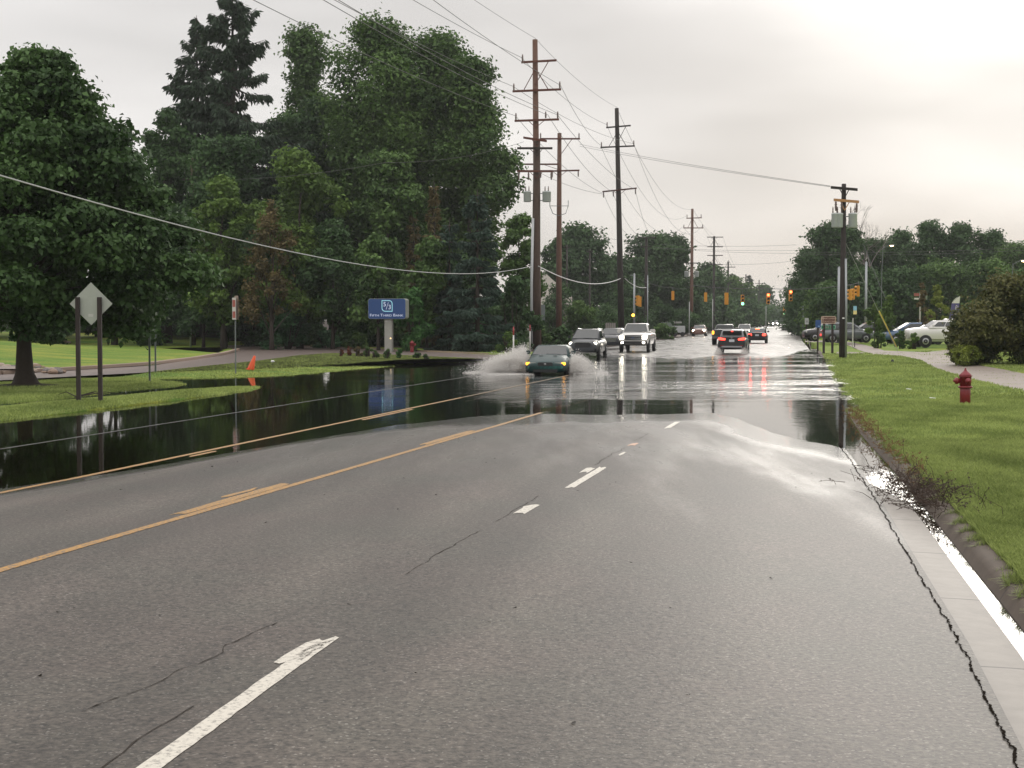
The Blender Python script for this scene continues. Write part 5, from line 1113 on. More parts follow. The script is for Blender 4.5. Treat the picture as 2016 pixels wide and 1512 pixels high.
MB().tube([(bx(-80), -.9, .9), (bx(36), -.9, 1.5)], .04, 6).build('handrail', WHITE, e); MB().tube([(bx(-80), -.9, .3), (bx(30), -.9, .9)], .03, 6).build('handrail', WHITE, e)
rs = random.Random(3)
def stone(p, s, m):
    bm = bmesh.new(); bmesh.ops.create_icosphere(bm, subdivisions=2, radius=1)
    sc = Vector((rs.uniform(.8, 1.4), rs.uniform(.7, 1.1), rs.uniform(.5, .8))); ph = rs.uniform(0, 9)
    for v in bm.verts: k = 1 + .18 * math.sin(v.co.x * 4 + ph) * math.cos(v.co.y * 5 + ph); v.co = Vector((v.co.x * sc.x, v.co.y * sc.y, v.co.z * sc.z)) * s * k + Vector(p)
    me = bpy.data.meshes.new('stone'); bm.to_mesh(me); bm.free(); me.materials.append(m); o = bpy.data.objects.new('stone', me); COL.objects.link(o); return o
SM = [mat('stone_pale', (.34, .27, .22), .8), mat('stone_grey', (.16, .14, .13), .8), mat('stone_tan', (.26, .18, .13), .8)]
for i in range(60):
    px = rs.uniform(-30, 118); t = rs.random(); row = 727.5 - t * min(9, max(0.5, (118 - px) * .16)); x, y = P0(px, row, .3); zz_ = tz(x, y) 
    o = stone((x, y + rs.uniform(0, 1.2), max(zz_, .15) + .04), rs.uniform(.08, .2), SM[i % 3]); tag(o, 'landscaping stone in the heap at the corner of the upper lawn', 'stone', 'heap of stones left of the lawn')
x = at(111, 126); tree('round_shrub', x, 126, tz(x, 126), 1.05, .62, 'brown', 2500, .1, 'round grey-brown shrub on the crest of the upper lawn', cat='shrub', prof=BUSH, nb=10, seed=230, zlo=.1)
for i, px in enumerate((95, 103, 128, 134)): tag(stone((at(px, 125.5), 125.5, tz(at(px, 125.5), 125.5) + .08), .22, SM[i % 3]), 'small stone beside the round shrub on the lawn crest', 'stone', 'stones by the round shrub')
d = 205; e = empty('house', (at(1088, d), d, tz(at(1088, d), d)), 0, 'house with a pale roof glimpsed between the brown poles', 'house')
zz = lambda q: zt(q, d) - e.location.z
MB().box((0, 3, zz(600) / 2), (6.5, 5, zz(600))).build('wall', mat('house_wall', (.22, .2, .18), .8), e); MB().prism([(-3.6, zz(596)), (-3.0, zz(540)), (-.8, zz(540)), (2.6, zz(585)), (2.6, zz(600)), (-3.6, zz(600))], .2, 6).build('roof', mat('pale_roof', (.62, .58, .52), .6), e)
MB().box((.8, .47, zz(625)), (1.0, .08, 1.2)).build('window', mat('house_glass', (.03, .035, .04), .1), e)
d = 190; e = empty('house', (at(1960, d), d + 8, tz(at(1960, d), d)), 0, 'pale house glimpsed through the leaves above the big reddish bush', 'house')
zz = lambda q: zt(q, d) - e.location.z
MB().box((0, 0, zz(578) / 2), (17, 6, zz(578))).build('wall', mat('house_cream', (.62, .54, .46), .8), e); MB().prism([(-9, zz(578)), (9, zz(578)), (8, zz(562)), (-8, zz(562))], -3.6, 3.6).build('roof', mat('roof_tan', (.40, .33, .22), .8), e)
for k in range(4): MB().box((-6 + 4 * k, -3.03, zz(590)), (1.2, .08, 1.1)).build('window', mat('house_glass', (.03, .035, .04), .1), e)

# ------------------------------------------------------------------ cars
GLASS = mat('car_glass', (.018, .022, .022), .06, spec=.8, var=.05); RUB = mat('tyre_rubber', (.012, .012, .012), .8); RIM = mat('rim', (.35, .35, .36), .3, .8); CHR = mat('chrome', (.55, .56, .57), .15, .9)
HEADL = emis('headlight_on', (1, .93, .78), 14); HEADW = emis('headlight_warm', (1, .80, .55), 14); HEADO = mat('headlight_off', (.42, .42, .38), .15); TAIL = emis('tail_light_on', (1, .05, .03), 5); TAILO = mat('tail_light_off', (.25, .01, .01), .2); AMB = emis('turn_light', (1, .42, .03), 3.2); PLATE = mat('plate', (.55, .57, .6), .5)
def lerp_tab(tab, t, k):
    return float(np.interp(t, [r[0] for r in tab], [r[k] for r in tab]))
def car(name, pos, rz, paint, label, L, Wd, tab, gh, wheels=.33, wb=(.19, .81), front=None, rear=None, roof=None, cat='car', group='cars on the road', clad=None, bed=None):
    """+y is the nose. tab rows: (t from tail to nose, half width, bottom z, shoulder z, top z).
    gh: greenhouse side profile (t, z) from rear base over the roof to the windscreen base"""
    e = empty(name, pos, rz, label, cat, group); S = 26; v = []; ring = None
    for i in range(S + 1):
        t = i / S; t = .5 - .5 * math.cos(math.pi * t) if True else t
        w = lerp_tab(tab, t, 1); zb_ = lerp_tab(tab, t, 2); zs_ = lerp_tab(tab, t, 3); zt_ = lerp_tab(tab, t, 4); y = (t - .5) * L
        half = [(0, zb_), (w * .82, zb_), (w * .95, zb_ + .07), (w * .985, zb_ + (zs_ - zb_) * .35), (w, zb_ + (zs_ - zb_) * .68), (w * .965, zs_), (w * .90, zs_ + (zt_ - zs_) * .45), (w * .78, zt_ - .015), (w * .45, zt_ + .012), (0, zt_ + .02)]
        pts = half + [(-a, b) for a, b in half[-2:0:-1]]; n = len(pts); v += [(a, y, b) for a, b in pts]
    f = []
    for i in range(S):
        for k in range(n): f.append((i * n + k, i * n + (k + 1) % n, (i + 1) * n + (k + 1) % n, (i + 1) * n + k))
    f.append(tuple(range(n))[::-1]); f.append(tuple(S * n + k for k in range(n)))
    mb = MB(); mb.add(v, f); body = mb.build('body', paint, e, True)
    md = body.modifiers.new('b', 'EDGE_SPLIT'); md.split_angle = R(50)
    # greenhouse
    zroof = max(z for _, z in gh); zbase = min(gh[0][1], gh[-1][1]) - .06
    wbelt = lambda t: lerp_tab(tab, t, 1) * .93
    def gw(t, z): return wbelt(t) * (1 - .24 * max(0, (z - zbase)) / (zroof - zbase))
    P = [(t, z) for t, z in gh]; pv = [(gw(t, z), (t - .5) * L, z) for t, z in P]; base = [(wbelt(P[-1][0]), (P[-1][0] - .5) * L, zbase - .1), (wbelt(P[0][0]), (P[0][0] - .5) * L, zbase - .1)]
    ring = pv + base; nr = len(ring); mb = MB()
    mb.add(ring + [(-a, b, c) for a, b, c in ring], [tuple(range(nr)), tuple(range(nr, 2 * nr))[::-1]] + [(i, nr + i, nr + (i + 1) % nr, (i + 1) % nr) for i in range(nr)])
    mb.build('roof', roof or paint, e, True, bevel=.045)
    def pane(nm, a, b, inset=.06, side=False, m=GLASS, off=.052):
        pass
    # windscreen and rear window: between profile points (base, top)
    def screen(nm, i0, i1, s0=.04, s1=.06, wf=.90):
        (t0, z0), (t1, z1) = P[i0], P[i1]; a = Vector((0, (t0 - .5) * L, z0)); b = Vector((0, (t1 - .5) * L, z1)); dvec = (b - a); nrm = Vector((0, dvec.z, -dvec.y)).normalized()
        if nrm.z < 0: nrm = -nrm
        q0 = a.lerp(b, s0) + nrm * .012; q1 = a.lerp(b, 1 - s1) + nrm * .012; w0 = gw(t0, z0) * wf; w1 = gw(t1, z1) * wf
        vs = []; K = 8
        for r_, (q, w_) in enumerate(((q0, w0), (q0.lerp(q1, .5), (w0 + w1) / 2), (q1, w1))):
            for k in range(K + 1): s_ = -1 + 2 * k / K; vs.append((w_ * s_, q.y, q.z))
        K1 = K + 1; o = MB().add(vs, [(r_ * K1 + k, r_ * K1 + k + 1, (r_ + 1) * K1 + k + 1, (r_ + 1) * K1 + k) for r_ in range(2) for k in range(K)]).build(nm, GLASS, e, True)
        return o
    ws = screen('windscreen', -1, -2); screen('rear_window', 0, 1)
    # wipers
    (t0, z0) = P[-1]
    MB().bar((-.45, (t0 - .5) * L + .0, z0 + .035), (.15, (t0 - .5) * L - .06, z0 + .05), .012).build('wiper', BLACK, e)
    # side windows
    yr = (P[1][0] - .5) * L + .12; yf = (P[-2][0] - .5) * L - .02; zb2 = zbase + .13; ztop = zroof - .12
    y_rb = (P[0][0] - .5) * L + .30; y_fb = (P[-1][0] - .5) * L - .32
    nwin = 2 if (yf - yr) > .9 else 1
    for s in (-1, 1):
        for k in range(nwin):
            f0, f1 = k / nwin + .015, (k + 1) / nwin - .015
            yb0, yb1 = y_rb + (y_fb - y_rb) * f0, y_rb + (y_fb - y_rb) * f1; yt0, yt1 = yr + (yf - yr) * f0, yr + (yf - yr) * f1
            def sx(y, z): t = y / L + .5; return s * (gw(t, z) + .012)
            MB().add([(sx(yb0, zb2), yb0, zb2), (sx(yb1, zb2), yb1, zb2), (sx(yt1, ztop), yt1, ztop), (sx(yt0, ztop), yt0, ztop)], [(0, 1, 2, 3)]).build('side_window', GLASS, e)
        tm = P[-1][0] - .02; xm = s * (wbelt(tm) + .12); zm = zbase + .17
        MB().box((xm, (tm - .5) * L - .18, zm), (.2, .10, .15)).build('wing_mirror', paint, e, bevel=.03)
        MB().add([(s * w_ * 1.0, y, z) for (w_, y, z) in ()], []) if False else None
        # sill
    # wheels
    for t in wb:
        for s in (-1, 1):
            w = lerp_tab(tab, t, 1); y = (t - .5) * L; tw = .2; xo = w - .02
            wa = MB(); K = 14
            wa.lathe([(wheels * 1.18, s * (w + .004)), (wheels * 1.18, s * (w - .1))], 22, (0, y, wheels), 'X').build('wheel_arch', BLACK, e)
            ty = MB().lathe([(wheels * .6, s * (w - tw)), (wheels, s * (w - tw + .02)), (wheels, s * (w + .0)), (wheels * .95, s * (w + .02)), (wheels * .64, s * (w + .024))], 22, (0, y, wheels), 'X').build('wheel', RUB, e, True)
            MB().lathe([(wheels * .64, s * (w + .02)), (wheels * .6, s * (w + .028)), (wheels * .15, s * (w + .02)), (.02, s * (w + .03))], 14, (0, y, wheels), 'X').build('rim', RIM, ty, True)
    return e, (lambda t, k: lerp_tab(tab, t, k)), L
def plate_quad(e, nm, xc, z, w, h, y, m, nose=1, r=.03, th=.03, skew=0, tilt=0):
    pts = rrect(xc, z, w, h, min(r, h / 2.01)); pts = [(a, b + skew * (a - xc)) for a, b in pts]
    mb = MB(); n = len(pts)
    mb.add([(a, y + tilt * abs(a) + (b - z) * 0, b) for a, b in pts] + [(a, y + tilt * abs(a) + nose * th, b) for a, b in pts], [tuple(range(n)), tuple(range(n, 2 * n))] + [(i, (i + 1) % n, n + (i + 1) % n, n + i) for i in range(n)])
    return mb.build(nm, m, e)
def heading(y): return math.atan(.207 if y < 120 else .1895)
def place(px, row=None, d=None, z=None):
    if d is None: d = 2.2 * FPX / (row - HOR) ; 
    x = at(px, d); return Vector((x, d, float(road_z(xu(x, d), d)) if z is None else z))
# 1. green coupe pushing through the water
TEAL = mat('teal_green_paint', (.004, .030, .030), .4, 0, coat=.12, spec=.3, var=.05); TEALB = mat('bright_teal_paint', (.012, .17, .145), .3, .1, coat=1, var=.05)
COUPE = [(0, .78, .42, .68, .86), (.03, .84, .34, .72, .93), (.18, .90, .26, .78, .96), (.5, .90, .24, .74, .93), (.72, .90, .25, .72, .95), (.86, .88, .25, .66, .84), (.95, .82, .25, .60, .72), (.985, .76, .26, .55, .66), (1, .68, .30, .52, .60)]
pC = Vector((at(1087.5, 64.8), 64.8, -.17))
e, tb, L = car('green_coupe', pC, math.pi - heading(60) * .75, TEAL, 'dark green coupe ploughing through the flood water with its amber lights on', 4.6, 1.82, COUPE, [(.10, .93), (.26, 1.29), (.40, 1.34), (.52, 1.32), (.68, .93)], .32, (.20, .80))
yn = L / 2
plate_quad(e, 'grille', 0, .60, .62, .13, yn - .045, BLACK, 1, .06, .05); plate_quad(e, 'emblem', 0, .605, .10, .035, yn + .006, CHR, 1, .015, .01)
plate_quad(e, 'bumper', 0, .465, 1.42, .13, yn - .06, TEALB, 1, .06, .06); plate_quad(e, 'lower_intake', 0, .33, 1.0, .10, yn - .035, BLACK, 1, .04, .04)
for s in (-1, 1):
    plate_quad(e, 'headlight', s * .50, .605, .33, .11, yn - .10, HEADO, 1, .04, .05, skew=s * .03, tilt=0); plate_quad(e, 'turn_light', s * .73, .612, .17, .12, yn - .17, AMB, 1, .04, .06)
    MB().box((s * .30, yn - .9, .925), (.16, .05, .015)).build('wiper', BLACK, e)
plate_quad(e, 'sun_glint', .38, 1.17, .16, .10, .395, emis('windscreen_glint', (1, .98, .94), 1.2), 1, .04, .004) if False else None
# 2. dark crossover behind it
SUV = [(0, .80, .40, .85, 1.0), (.04, .88, .32, .92, 1.05), (.2, .94, .26, .95, 1.08), (.5, .95, .25, .93, 1.07), (.75, .95, .26, .92, 1.09), (.9, .92, .28, .82, 1.02), (.97, .84, .30, .72, .92), (1, .72, .34, .66, .84)]
NAVY = mat('dark_blue_grey_paint', (.010, .013, .018), .3, .1, coat=.35, var=.05)
SUVG = [(.02, 1.10), (.09, 1.60), (.35, 1.69), (.56, 1.67), (.76, 1.09)]
e, tb, L = car('dark_crossover', place(1158, d=94.5), math.pi - heading(90) * .95, NAVY, 'dark blue-grey crossover following the green coupe, one headlight showing', 4.7, 1.9, SUV, SUVG, .37, (.20, .80), roof=NAVY)
yn = L / 2
plate_quad(e, 'grille', 0, .74, .92, .30, yn - .06, BLACK, 1, .08, .07); plate_quad(e, 'grille_trim', 0, .89, 1.0, .04, yn - .10, CHR, 1, .015, .06)
for s in (-1, 1): plate_quad(e, 'headlight', s * .68, .83, .30, .14, yn - .24, HEADL, 1, .05, .10); MB().tube([(s * .62, -1.8, 1.66), (s * .62, .2, 1.72)], .025, 6).build('roof_rail', CHR, e)
plate_quad(e, 'lower_bumper', 0, .42, 1.5, .16, yn - .10, BLACK, 1, .05, .06)
# 3. dark sedan
SED = [(0, .74, .42, .80, .98), (.04, .84, .34, .84, 1.02), (.2, .90, .26, .86, 1.02), (.5, .91, .24, .84, .98), (.75, .91, .25, .80, .96), (.9, .87, .27, .70, .86), (.97, .79, .28, .62, .76), (1, .68, .32, .58, .68)]
SEDG = [(.08, 1.0), (.24, 1.40), (.40, 1.46), (.55, 1.43), (.73, .97)]
e, tb, L = car('dark_sedan', place(1208, d=118), math.pi - heading(118), NAVY, 'dark car half hidden between the crossover and the white pickup', 4.8, 1.84, SUV, [(.02, 1.08), (.10, 1.50), (.35, 1.58), (.56, 1.56), (.76, 1.08)], .35)
yn = L / 2
for k in range(3): plate_quad(e, 'grille_bar', 0, .62 + k * .10, 1.1, .035, yn - .055, CHR, 1, .01, .06)
for s in (-1, 1): plate_quad(e, 'headlight', s * .70, .80, .28, .14, yn - .26, HEADW if s > 0 else HEADO, 1, .05, .10)
# 4. white pickup
PICK = [(0, .96, .55, 1.15, 1.33), (.02, .99, .50, 1.20, 1.36), (.3, 1.0, .46, 1.22, 1.37), (.6, 1.0, .46, 1.20, 1.36), (.8, 1.0, .48, 1.16, 1.35), (.92, .99, .50, 1.12, 1.30), (.985, .96, .52, 1.06, 1.22), (1, .92, .56, 1.02, 1.15)]
WPAINT = mat('white_car_paint', (.62, .60, .57), .3, coat=1, var=.03)
e, tb, L = car('white_pickup', place(1256, d=106.5), math.pi - heading(106) * .95, WPAINT, 'white pickup truck with all its headlights on', 5.9, 2.03, PICK, [(.36, 1.36), (.39, 1.86), (.5, 1.95), (.62, 1.93), (.735, 1.36)], .41, (.17, .80))
yn = L / 2
plate_quad(e, 'grille', 0, .98, 1.12, .34, yn - .03, mat('grille_dark', (.03, .03, .033), .4), 1, .08, .05)
for k in range(2): plate_quad(e, 'grille_bar', 0, .90 + k * .15, 1.08, .05, yn + .02, CHR, 1, .02, .03)
plate_quad(e, 'emblem', 0, .98, .2, .08, yn + .05, mat('oval_emblem', (.03, .05, .12), .3), 1, .039, .02)
plate_quad(e, 'bumper', 0, .66, 1.9, .18, yn - .05, BLACK, 1, .05, .10); plate_quad(e, 'air_dam', 0, .50, 1.7, .10, yn - .12, BLACK, 1, .04, .08)
for s in (-1, 1):
    plate_quad(e, 'headlight', s * .78, 1.02, .30, .24, yn - .12, HEADL, 1, .05, .14); plate_quad(e, 'fog_light', s * .72, .655, .17, .13, yn + .04, HEADL, 1, .05, .03)
    MB().box((s * 1.2, yn - 1.9, 1.42), (.22, .12, .26)).build('tow_mirror', WPAINT, e, bevel=.04)
# 5. reddish oncoming car
CAP = mat('copper_paint', (.16, .07, .05), .35, .3, coat=.7)
e, tb, L = car('reddish_car', place(1377.5, d=212), math.pi - heading(212), CAP, 'small reddish car coming on with both headlights lit, far left lane', 4.6, 1.8, SUV, [(.02, 1.05), (.12, 1.46), (.35, 1.54), (.56, 1.52), (.74, 1.05)], .34)
for s in (-1, 1): plate_quad(e, 'headlight', s * .66, .78, .38, .24, L / 2 - .2, HEADW, 1, .08, .14)
# 6. dark pickup in the left turn lane seen from behind
GREYP = mat('dark_grey_paint', (.035, .037, .04), .3, .2, coat=1)
e, tb, L = car('grey_pickup', place(1427, d=138), -heading(138), GREYP, 'dark grey pickup in the turn lane with one orange light, behind the black crossover', 5.6, 1.98, PICK, [(.42, 1.30), (.44, 1.74), (.52, 1.80), (.62, 1.78), (.73, 1.32)], .39, (.19, .82))
plate_quad(e, 'tail_light', -.88, 1.08, .18, .30, -L / 2 + .02, AMB, -1, .04, .06); plate_quad(e, 'tail_light', .88, 1.08, .14, .30, -L / 2 + .02, TAILO, -1, .04, .06)
plate_quad(e, 'tailgate', 0, 1.05, 1.45, .45, -L / 2 + .01, GREYP, -1, .04, .03); plate_quad(e, 'rear_bumper', 0, .66, 1.75, .2, -L / 2 + .0, mat('dull_bumper', (.1, .1, .1), .5), -1, .04, .08)
# 7. black crossover with red lights
BLK = mat('black_paint', (.009, .009, .010), .3, coat=.3, var=.05); ROOF_SHEEN = mat('roof_sheen_grey', (.19, .19, .195), .3, .4, coat=.5)  # roof grey stands in for a sheen on the black paint
e, tb, L = car('black_crossover', place(1445, d=101.5), -heading(101) * 1.0, BLK, 'black crossover driving away with both red tail lights lit', 4.45, 1.84, [(0, .83, .42, .88, 1.04), (.03, .89, .34, .94, 1.08), (.2, .93, .27, .95, 1.08), (.5, .93, .26, .93, 1.06), (.8, .92, .27, .9, 1.04), (.93, .86, .3, .8, .95), (1, .7, .35, .65, .8)], [(.015, 1.06), (.10, 1.50), (.35, 1.60), (.58, 1.58), (.76, 1.06)], .35, (.19, .80), roof=ROOF_SHEEN)
yr = -L / 2
for s in (-1, 1): plate_quad(e, 'tail_light', s * .64, .965, .46, .13, yr + .02, TAIL, -1, .05, .07, skew=s * .08); plate_quad(e, 'reflector', s * .62, .55, .2, .04, yr + .0, TAILO, -1, .01, .06)
plate_quad(e, 'brake_light', 0, 1.47, .12, .05, yr + .37, TAIL, -1, .02, .06); plate_quad(e, 'number_plate', 0, .86, .34, .16, yr + .005, PLATE, -1, .02, .03)
plate_quad(e, 'rear_bumper', 0, .47, 1.3, .10, yr + .0, mat('silver_trim', (.3, .3, .31), .4), -1, .04, .06); plate_quad(e, 'emblem', 0, 1.03, .07, .07, yr + .01, CHR, -1, .03, .02)
MB().box((0, -1.98, 1.615), (1.2, .3, .04)).build('roof_spoiler', ROOF_SHEEN, e, bevel=.015)
# 8. small white car
e, tb, L = car('white_car', place(1466, d=196), math.pi - heading(196), WPAINT, 'small white oncoming car peeping out between the two cars with red lights', 4.6, 1.82, SUV, SUVG, .35)
for s in (-1, 1): plate_quad(e, 'headlight', s * .66, .80, .30, .18, L / 2 - .2, HEADL, 1, .08, .14)
# 9. dark sedan braking
e, tb, L = car('braking_sedan', place(1492, d=147), -heading(147), BLK, 'black sedan with glowing brake lights, nearest the far right kerb', 4.7, 1.84, SED, SEDG, .34, (.2, .8))
yr = -L / 2
for s in (-1, 1): plate_quad(e, 'tail_light', s * .66, .80, .34, .20, yr + .06, TAIL, -1, .05, .08)
plate_quad(e, 'brake_light', 0, 1.33, .42, .10, yr + 1.02, emis('high_brake_light', (1, .18, .04), 5), -1, .02, .06); plate_quad(e, 'number_plate', 0, .76, .34, .16, yr + .01, PLATE, -1, .02, .04); plate_quad(e, 'rear_bumper', 0, .45, 1.5, .16, yr + .03, BLK, -1, .05, .06)
# 10. far cars with headlights
for px, lab in ((1517, 'far oncoming car with glowing headlights at the crest, left one'), (1526, 'far oncoming car with glowing headlights at the crest, right one')):
    e, tb, L = car('far_car', place(px, d=430), math.pi - heading(430), GREYP, lab, 4.6, 1.8, SUV, SUVG, .35, group='far cars on the crest')
    for s in (-1, 1): plate_quad(e, 'headlight', s * .62, .85, .55, .5, L / 2 - .2, HEADL, 1, .2, .14)
# parked cars on the right
BLU = mat('blue_paint', (.05, .10, .19), .3, .2, coat=1); GRY = mat('grey_paint', (.12, .13, .14), .3, .3, coat=1)
for px, row, rz, pt, lab, tab, g, W2, L2, dd, nm in (
    (1862, 0, R(90), WPAINT, 'white pickup parked nose left, partly behind the big bush', PICK, [(.36, 1.36), (.40, 1.80), (.5, 1.86), (.64, 1.83), (.76, 1.36)], 2.0, 5.6, 109, 'parked_pickup'),
    (1838, 0, R(90), WPAINT, 'white car parked in the second row behind the white pickup', SUV, SUVG, 1.9, 4.7, 116, 'parked_car'),
    (1795, 0, R(88), BLU, 'blue crossover parked nose left, left of the white vehicles', SUV, SUVG, 1.9, 4.8, 124, 'parked_car'),
    (1668, 0, R(-90), GRY, 'dark grey car parked right behind the black pole', SUV, SUVG, 1.86, 4.7, 132, 'parked_car'),
    (1630, 0, R(90), BLK, 'black car parked behind the brown road sign', SUV, SUVG, 1.86, 4.5, 140, 'parked_car'),
    (1712, 0, R(90), BLK, 'black car parked behind the young pale trees', SUV, SUVG, 1.86, 4.5, 138, 'parked_car'),
    (1878, 0, R(90), WPAINT, 'white van-like roof showing above the parked white pickup', SUV, [(.02, 1.2), (.06, 1.95), (.35, 2.0), (.62, 1.98), (.8, 1.2)], 1.95, 5.0, 122, 'parked_car')):
    x = at(px, dd); e, tb, L = car(nm, (x, dd, .36), rz, pt, lab, L2, W2, tab, g, .38 if nm == 'parked_pickup' else .34, (.19, .80), group='cars in the parking lot')
    for s in (-1, 1): plate_quad(e, 'headlight', s * .74, .80 if tab is SUV else 1.0, .3, .16, L / 2 - .2, HEADO, 1, .05, .1); plate_quad(e, 'tail_light', s * .8, .95, .2, .2, -L / 2 + .05, TAILO, -1, .05, .05)

# ------------------------------------------------------------------ splash
def droplets(name, pts, sz, m, label, cat=None, kind='stuff'):
    n = len(pts); d = np.array([[1, 1, 1], [-1, -1, 1], [-1, 1, -1], [1, -1, -1]], float) * .6
    s = sz[:, None, None] * np.random.uniform(.6, 1.4, (n, 1, 3)); a = np.random.normal(size=(n, 3, 3)); q, _ = np.linalg.qr(a)
    v = np.einsum('kj,nij->nki', d, q) * s + pts[:, None, :]
    f = np.array([[0, 1, 2], [0, 3, 1], [0, 2, 3], [1, 3, 2]])[None] + np.arange(n)[:, None, None] * 4
    return tag(mesh_np(name, v.reshape(-1, 3), f.reshape(-1, 3), m, None, True), label, cat, None, kind)
def splash_mat():
    m, nt, b = nodes('spray_water'); L_ = nt.links.new
    b.inputs['Base Color'].default_value = (.97, .95, .92, 1); b.inputs['Roughness'].default_value = .5
    tr = nt.nodes.new('ShaderNodeBsdfTranslucent'); tr.inputs['Color'].default_value = (.98, .96, .93, 1)
    tp = nt.nodes.new('ShaderNodeBsdfTransparent')
    m1 = nt.nodes.new('ShaderNodeMixShader'); m1.inputs[0].default_value = .5; L_(b.outputs[0], m1.inputs[1]); L_(tr.outputs[0], m1.inputs[2])
    m2 = nt.nodes.new('ShaderNodeMixShader'); m2.inputs[0].default_value = .25; L_(m1.outputs[0], m2.inputs[1]); L_(tp.outputs[0], m2.inputs[2])
    L_(m2.outputs[0], nt.nodes['Material Output'].inputs['Surface']); return m
SPR = splash_mat()
def jets(side, nj, npj, vxm, vzm, seed):
    """water thrown sideways by a front wheel: many ballistic jets that break into drops"""
    rs = np.random.RandomState(seed); P_ = []; S_ = []
    for q in range(nj):
        k = rs.beta(1.2, 1.6); vx = vxm * (.10 + .90 * k) * rs.uniform(.8, 1.1); vz = vzm * (1 - .38 * k) * rs.uniform(.45, 1.0); vy = rs.normal(.3, 1.1); T_ = 2 * vz / 9.8
        n = int(npj * rs.uniform(.4, 1.5)); t = T_ * rs.beta(1.3, 1.25, n); sp = .03 + .16 * t
        ln = rs.normal(0, 1, (n, 3)) * sp[:, None]
        y0 = rs.uniform(.2, 1.7)
        P_.append(np.stack([side * (.88 + vx * t), y0 - vy * t - .9 * t, .02 + vz * t - 4.9 * t * t], -1) + ln); S_.append(np.where(rs.uniform(0, 1, n) < .04, .034, .0135) * rs.uniform(.6, 1.4, n) * (1.15 - .5 * t / T_))
    P_ = np.vstack(P_); S_ = np.concatenate(S_); P_[:, 2] = np.abs(P_[:, 2]) + .004
    c, s_ = math.cos(.12), math.sin(.12); X, Y = P_[:, 0].copy(), P_[:, 1].copy()
    return np.stack([pC.x + X * c - Y * s_, pC.y - Y * c - X * s_, P_[:, 2]], -1), S_
pa, sa = jets(-1, 300, 330, 5.4, 4.6, 3); pb, sb = jets(1, 130, 260, 2.3, 4.2, 8)
droplets('splash', np.vstack([pa, pb]), np.concatenate([sa, sb]), SPR, 'fans of white water thrown up on both sides of the green coupe')
# foam skirt along the water
n = 7000; a = np.random.beta(1, 1.6, n); sd = np.where(np.random.uniform(0, 1, n) < .68, -1, 1)
fp = np.stack([pC.x + sd * (.8 + a * np.where(sd < 0, 3.0, 1.6)), pC.y - 1.6 + np.random.normal(0, 1.5, n) * (.4 + a) + a * 1.6, np.abs(np.random.normal(0, .02, n)) + .003], -1)
fp = fp[fbm(fp[:, 0] * 2.2, fp[:, 1] * .9, 12) > .42 + .1 * np.random.uniform(0, 1, n)]
droplets('foam', fp, np.full(len(fp), .017), SPR, 'white foam on the water around the green coupe')
cb = place(1445, d=101.5); n = 4500
sx_ = np.where(np.random.uniform(0, 1, n) < .5, -1, 1) * np.random.normal(.85, .12, n); yy_ = np.random.uniform(-3.6, -1.2, n)
fp = np.stack([cb.x + sx_ + yy_ * .2, cb.y + yy_, np.maximum(.01, np.random.beta(1, 2.2, n) * .55)], -1)
droplets('spray', fp, np.full(n, .013), SPR, 'thin spray behind the wheels of the black crossover')
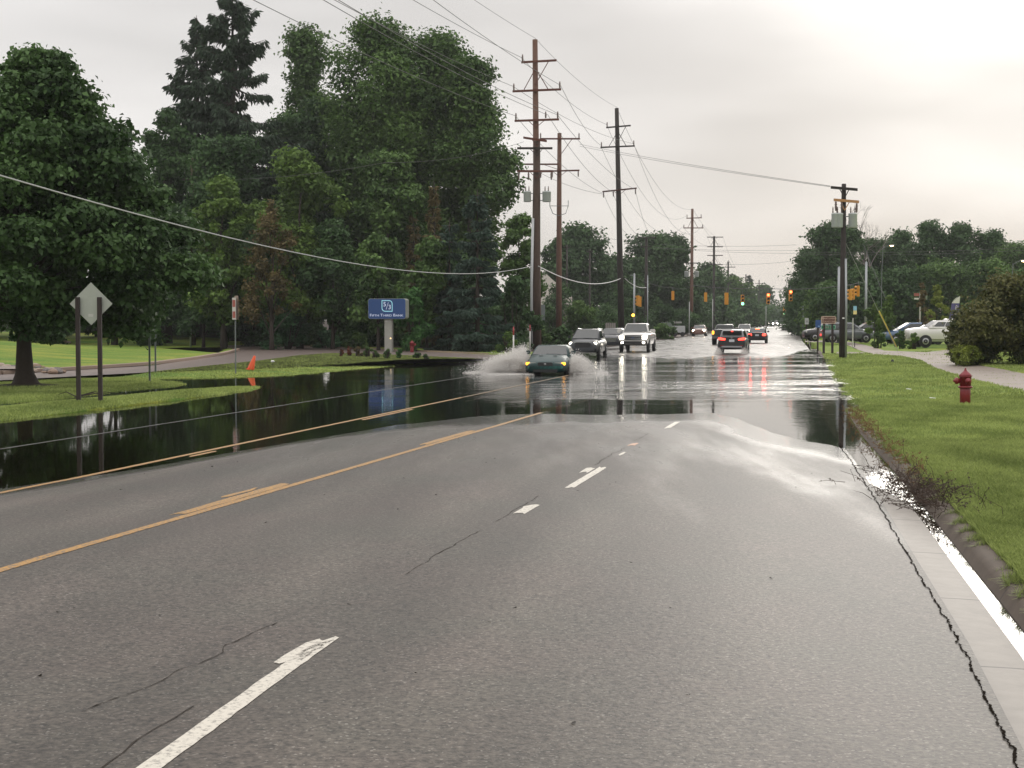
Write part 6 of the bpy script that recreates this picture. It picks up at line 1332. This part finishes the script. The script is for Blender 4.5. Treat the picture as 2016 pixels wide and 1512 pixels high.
# ------------------------------------------------------------------ debris heap of twigs in the gutter
def twigs(name, c, n, spread, L, label, seed, m, up=.5, r=.004):
    rs = random.Random(seed); mb = MB()
    for _ in range(n):
        p = Vector(c) + Vector((rs.gauss(0, spread[0]), rs.gauss(0, spread[1]), abs(rs.gauss(0, spread[2])))); d_ = Vector((rs.gauss(0, 1), rs.gauss(0, 1), rs.gauss(up, .5))).normalized(); l = L * rs.uniform(.4, 1.2); q = p + d_ * l
        q.z = max(q.z, .005); mb.tube([p, (p + q) / 2 + Vector((rs.gauss(0, .03), rs.gauss(0, .03), .02)), q], [r, r * .8, r * .4], 3, cap=False)
        if rs.random() < .8:
            for _ in range(3): z_ = p.lerp(q, rs.uniform(.3, 1)); s = rs.uniform(.008, .02); mb.add([z_, z_ + Vector((s, rs.uniform(-s, s), s)), z_ + Vector((rs.uniform(-s, s), s, s * 1.5))], [(0, 1, 2)])
    return mb
TW_M = mat('dead_twigs', (.05, .032, .022), .9, var=.4)
c = Vector((float(ux(7.95, 18.3)), 18.3, .02))
tag(twigs('t', c, 420, (.20, .95, .11), .34, '', 1, TW_M).build('twig_heap', TW_M), 'heap of dead brown twigs washed into the gutter by the kerb', 'twig heap')
TW_B = mat('dead_weeds', (.15, .085, .035), .9, var=.4)
mb = MB()
for i in range(18):
    y = 19.5 + i * .95; t_ = twigs('t', (float(ux(8.14, y)), y, .1 + float(gutter_drop(y)) * .6), 26, (.09, .4, .04), .15, '', 20 + i, TW_B, .8, .004); mb.add(t_.v, t_.f)
tag(mb.build('dead_weeds', TW_B), 'brown dead weeds fringing the kerb edge up to the flood', 'weeds', None, 'stuff')
mb = MB(); g = G(150, 783)
for a, l in ((-.5, 1.3), (.2, 1.6), (.7, 1.1), (2.6, .8)): mb.tube([g + Vector((0, 0, .03)), g + Vector((.5 * l * math.cos(a), .5 * l * math.sin(a), .16)), g + Vector((l * math.cos(a), l * math.sin(a), .05))], [.02, .013, .005], 4)
tag(mb.build('fallen_branch', BARK), 'fallen forked branch lying in the wet grass behind the diamond sign', 'branch')

# ------------------------------------------------------------------ air
def haze():
    m = bpy.data.materials.new('haze'); m.use_nodes = True; nt = m.node_tree; nt.nodes.clear()
    o = nt.nodes.new('ShaderNodeOutputMaterial'); v = nt.nodes.new('ShaderNodeVolumePrincipled'); v.inputs['Color'].default_value = (.86, .88, .88, 1); v.inputs['Density'].default_value = HAZE; v.inputs['Anisotropy'].default_value = .3
    nt.links.new(v.outputs[0], o.inputs['Volume'])
    ob = MB().box((0, 1100, 24), (3000, 3000, 60)).build('haze', m); return tag(ob, kind='stuff')
HAZE = .00022
haze()
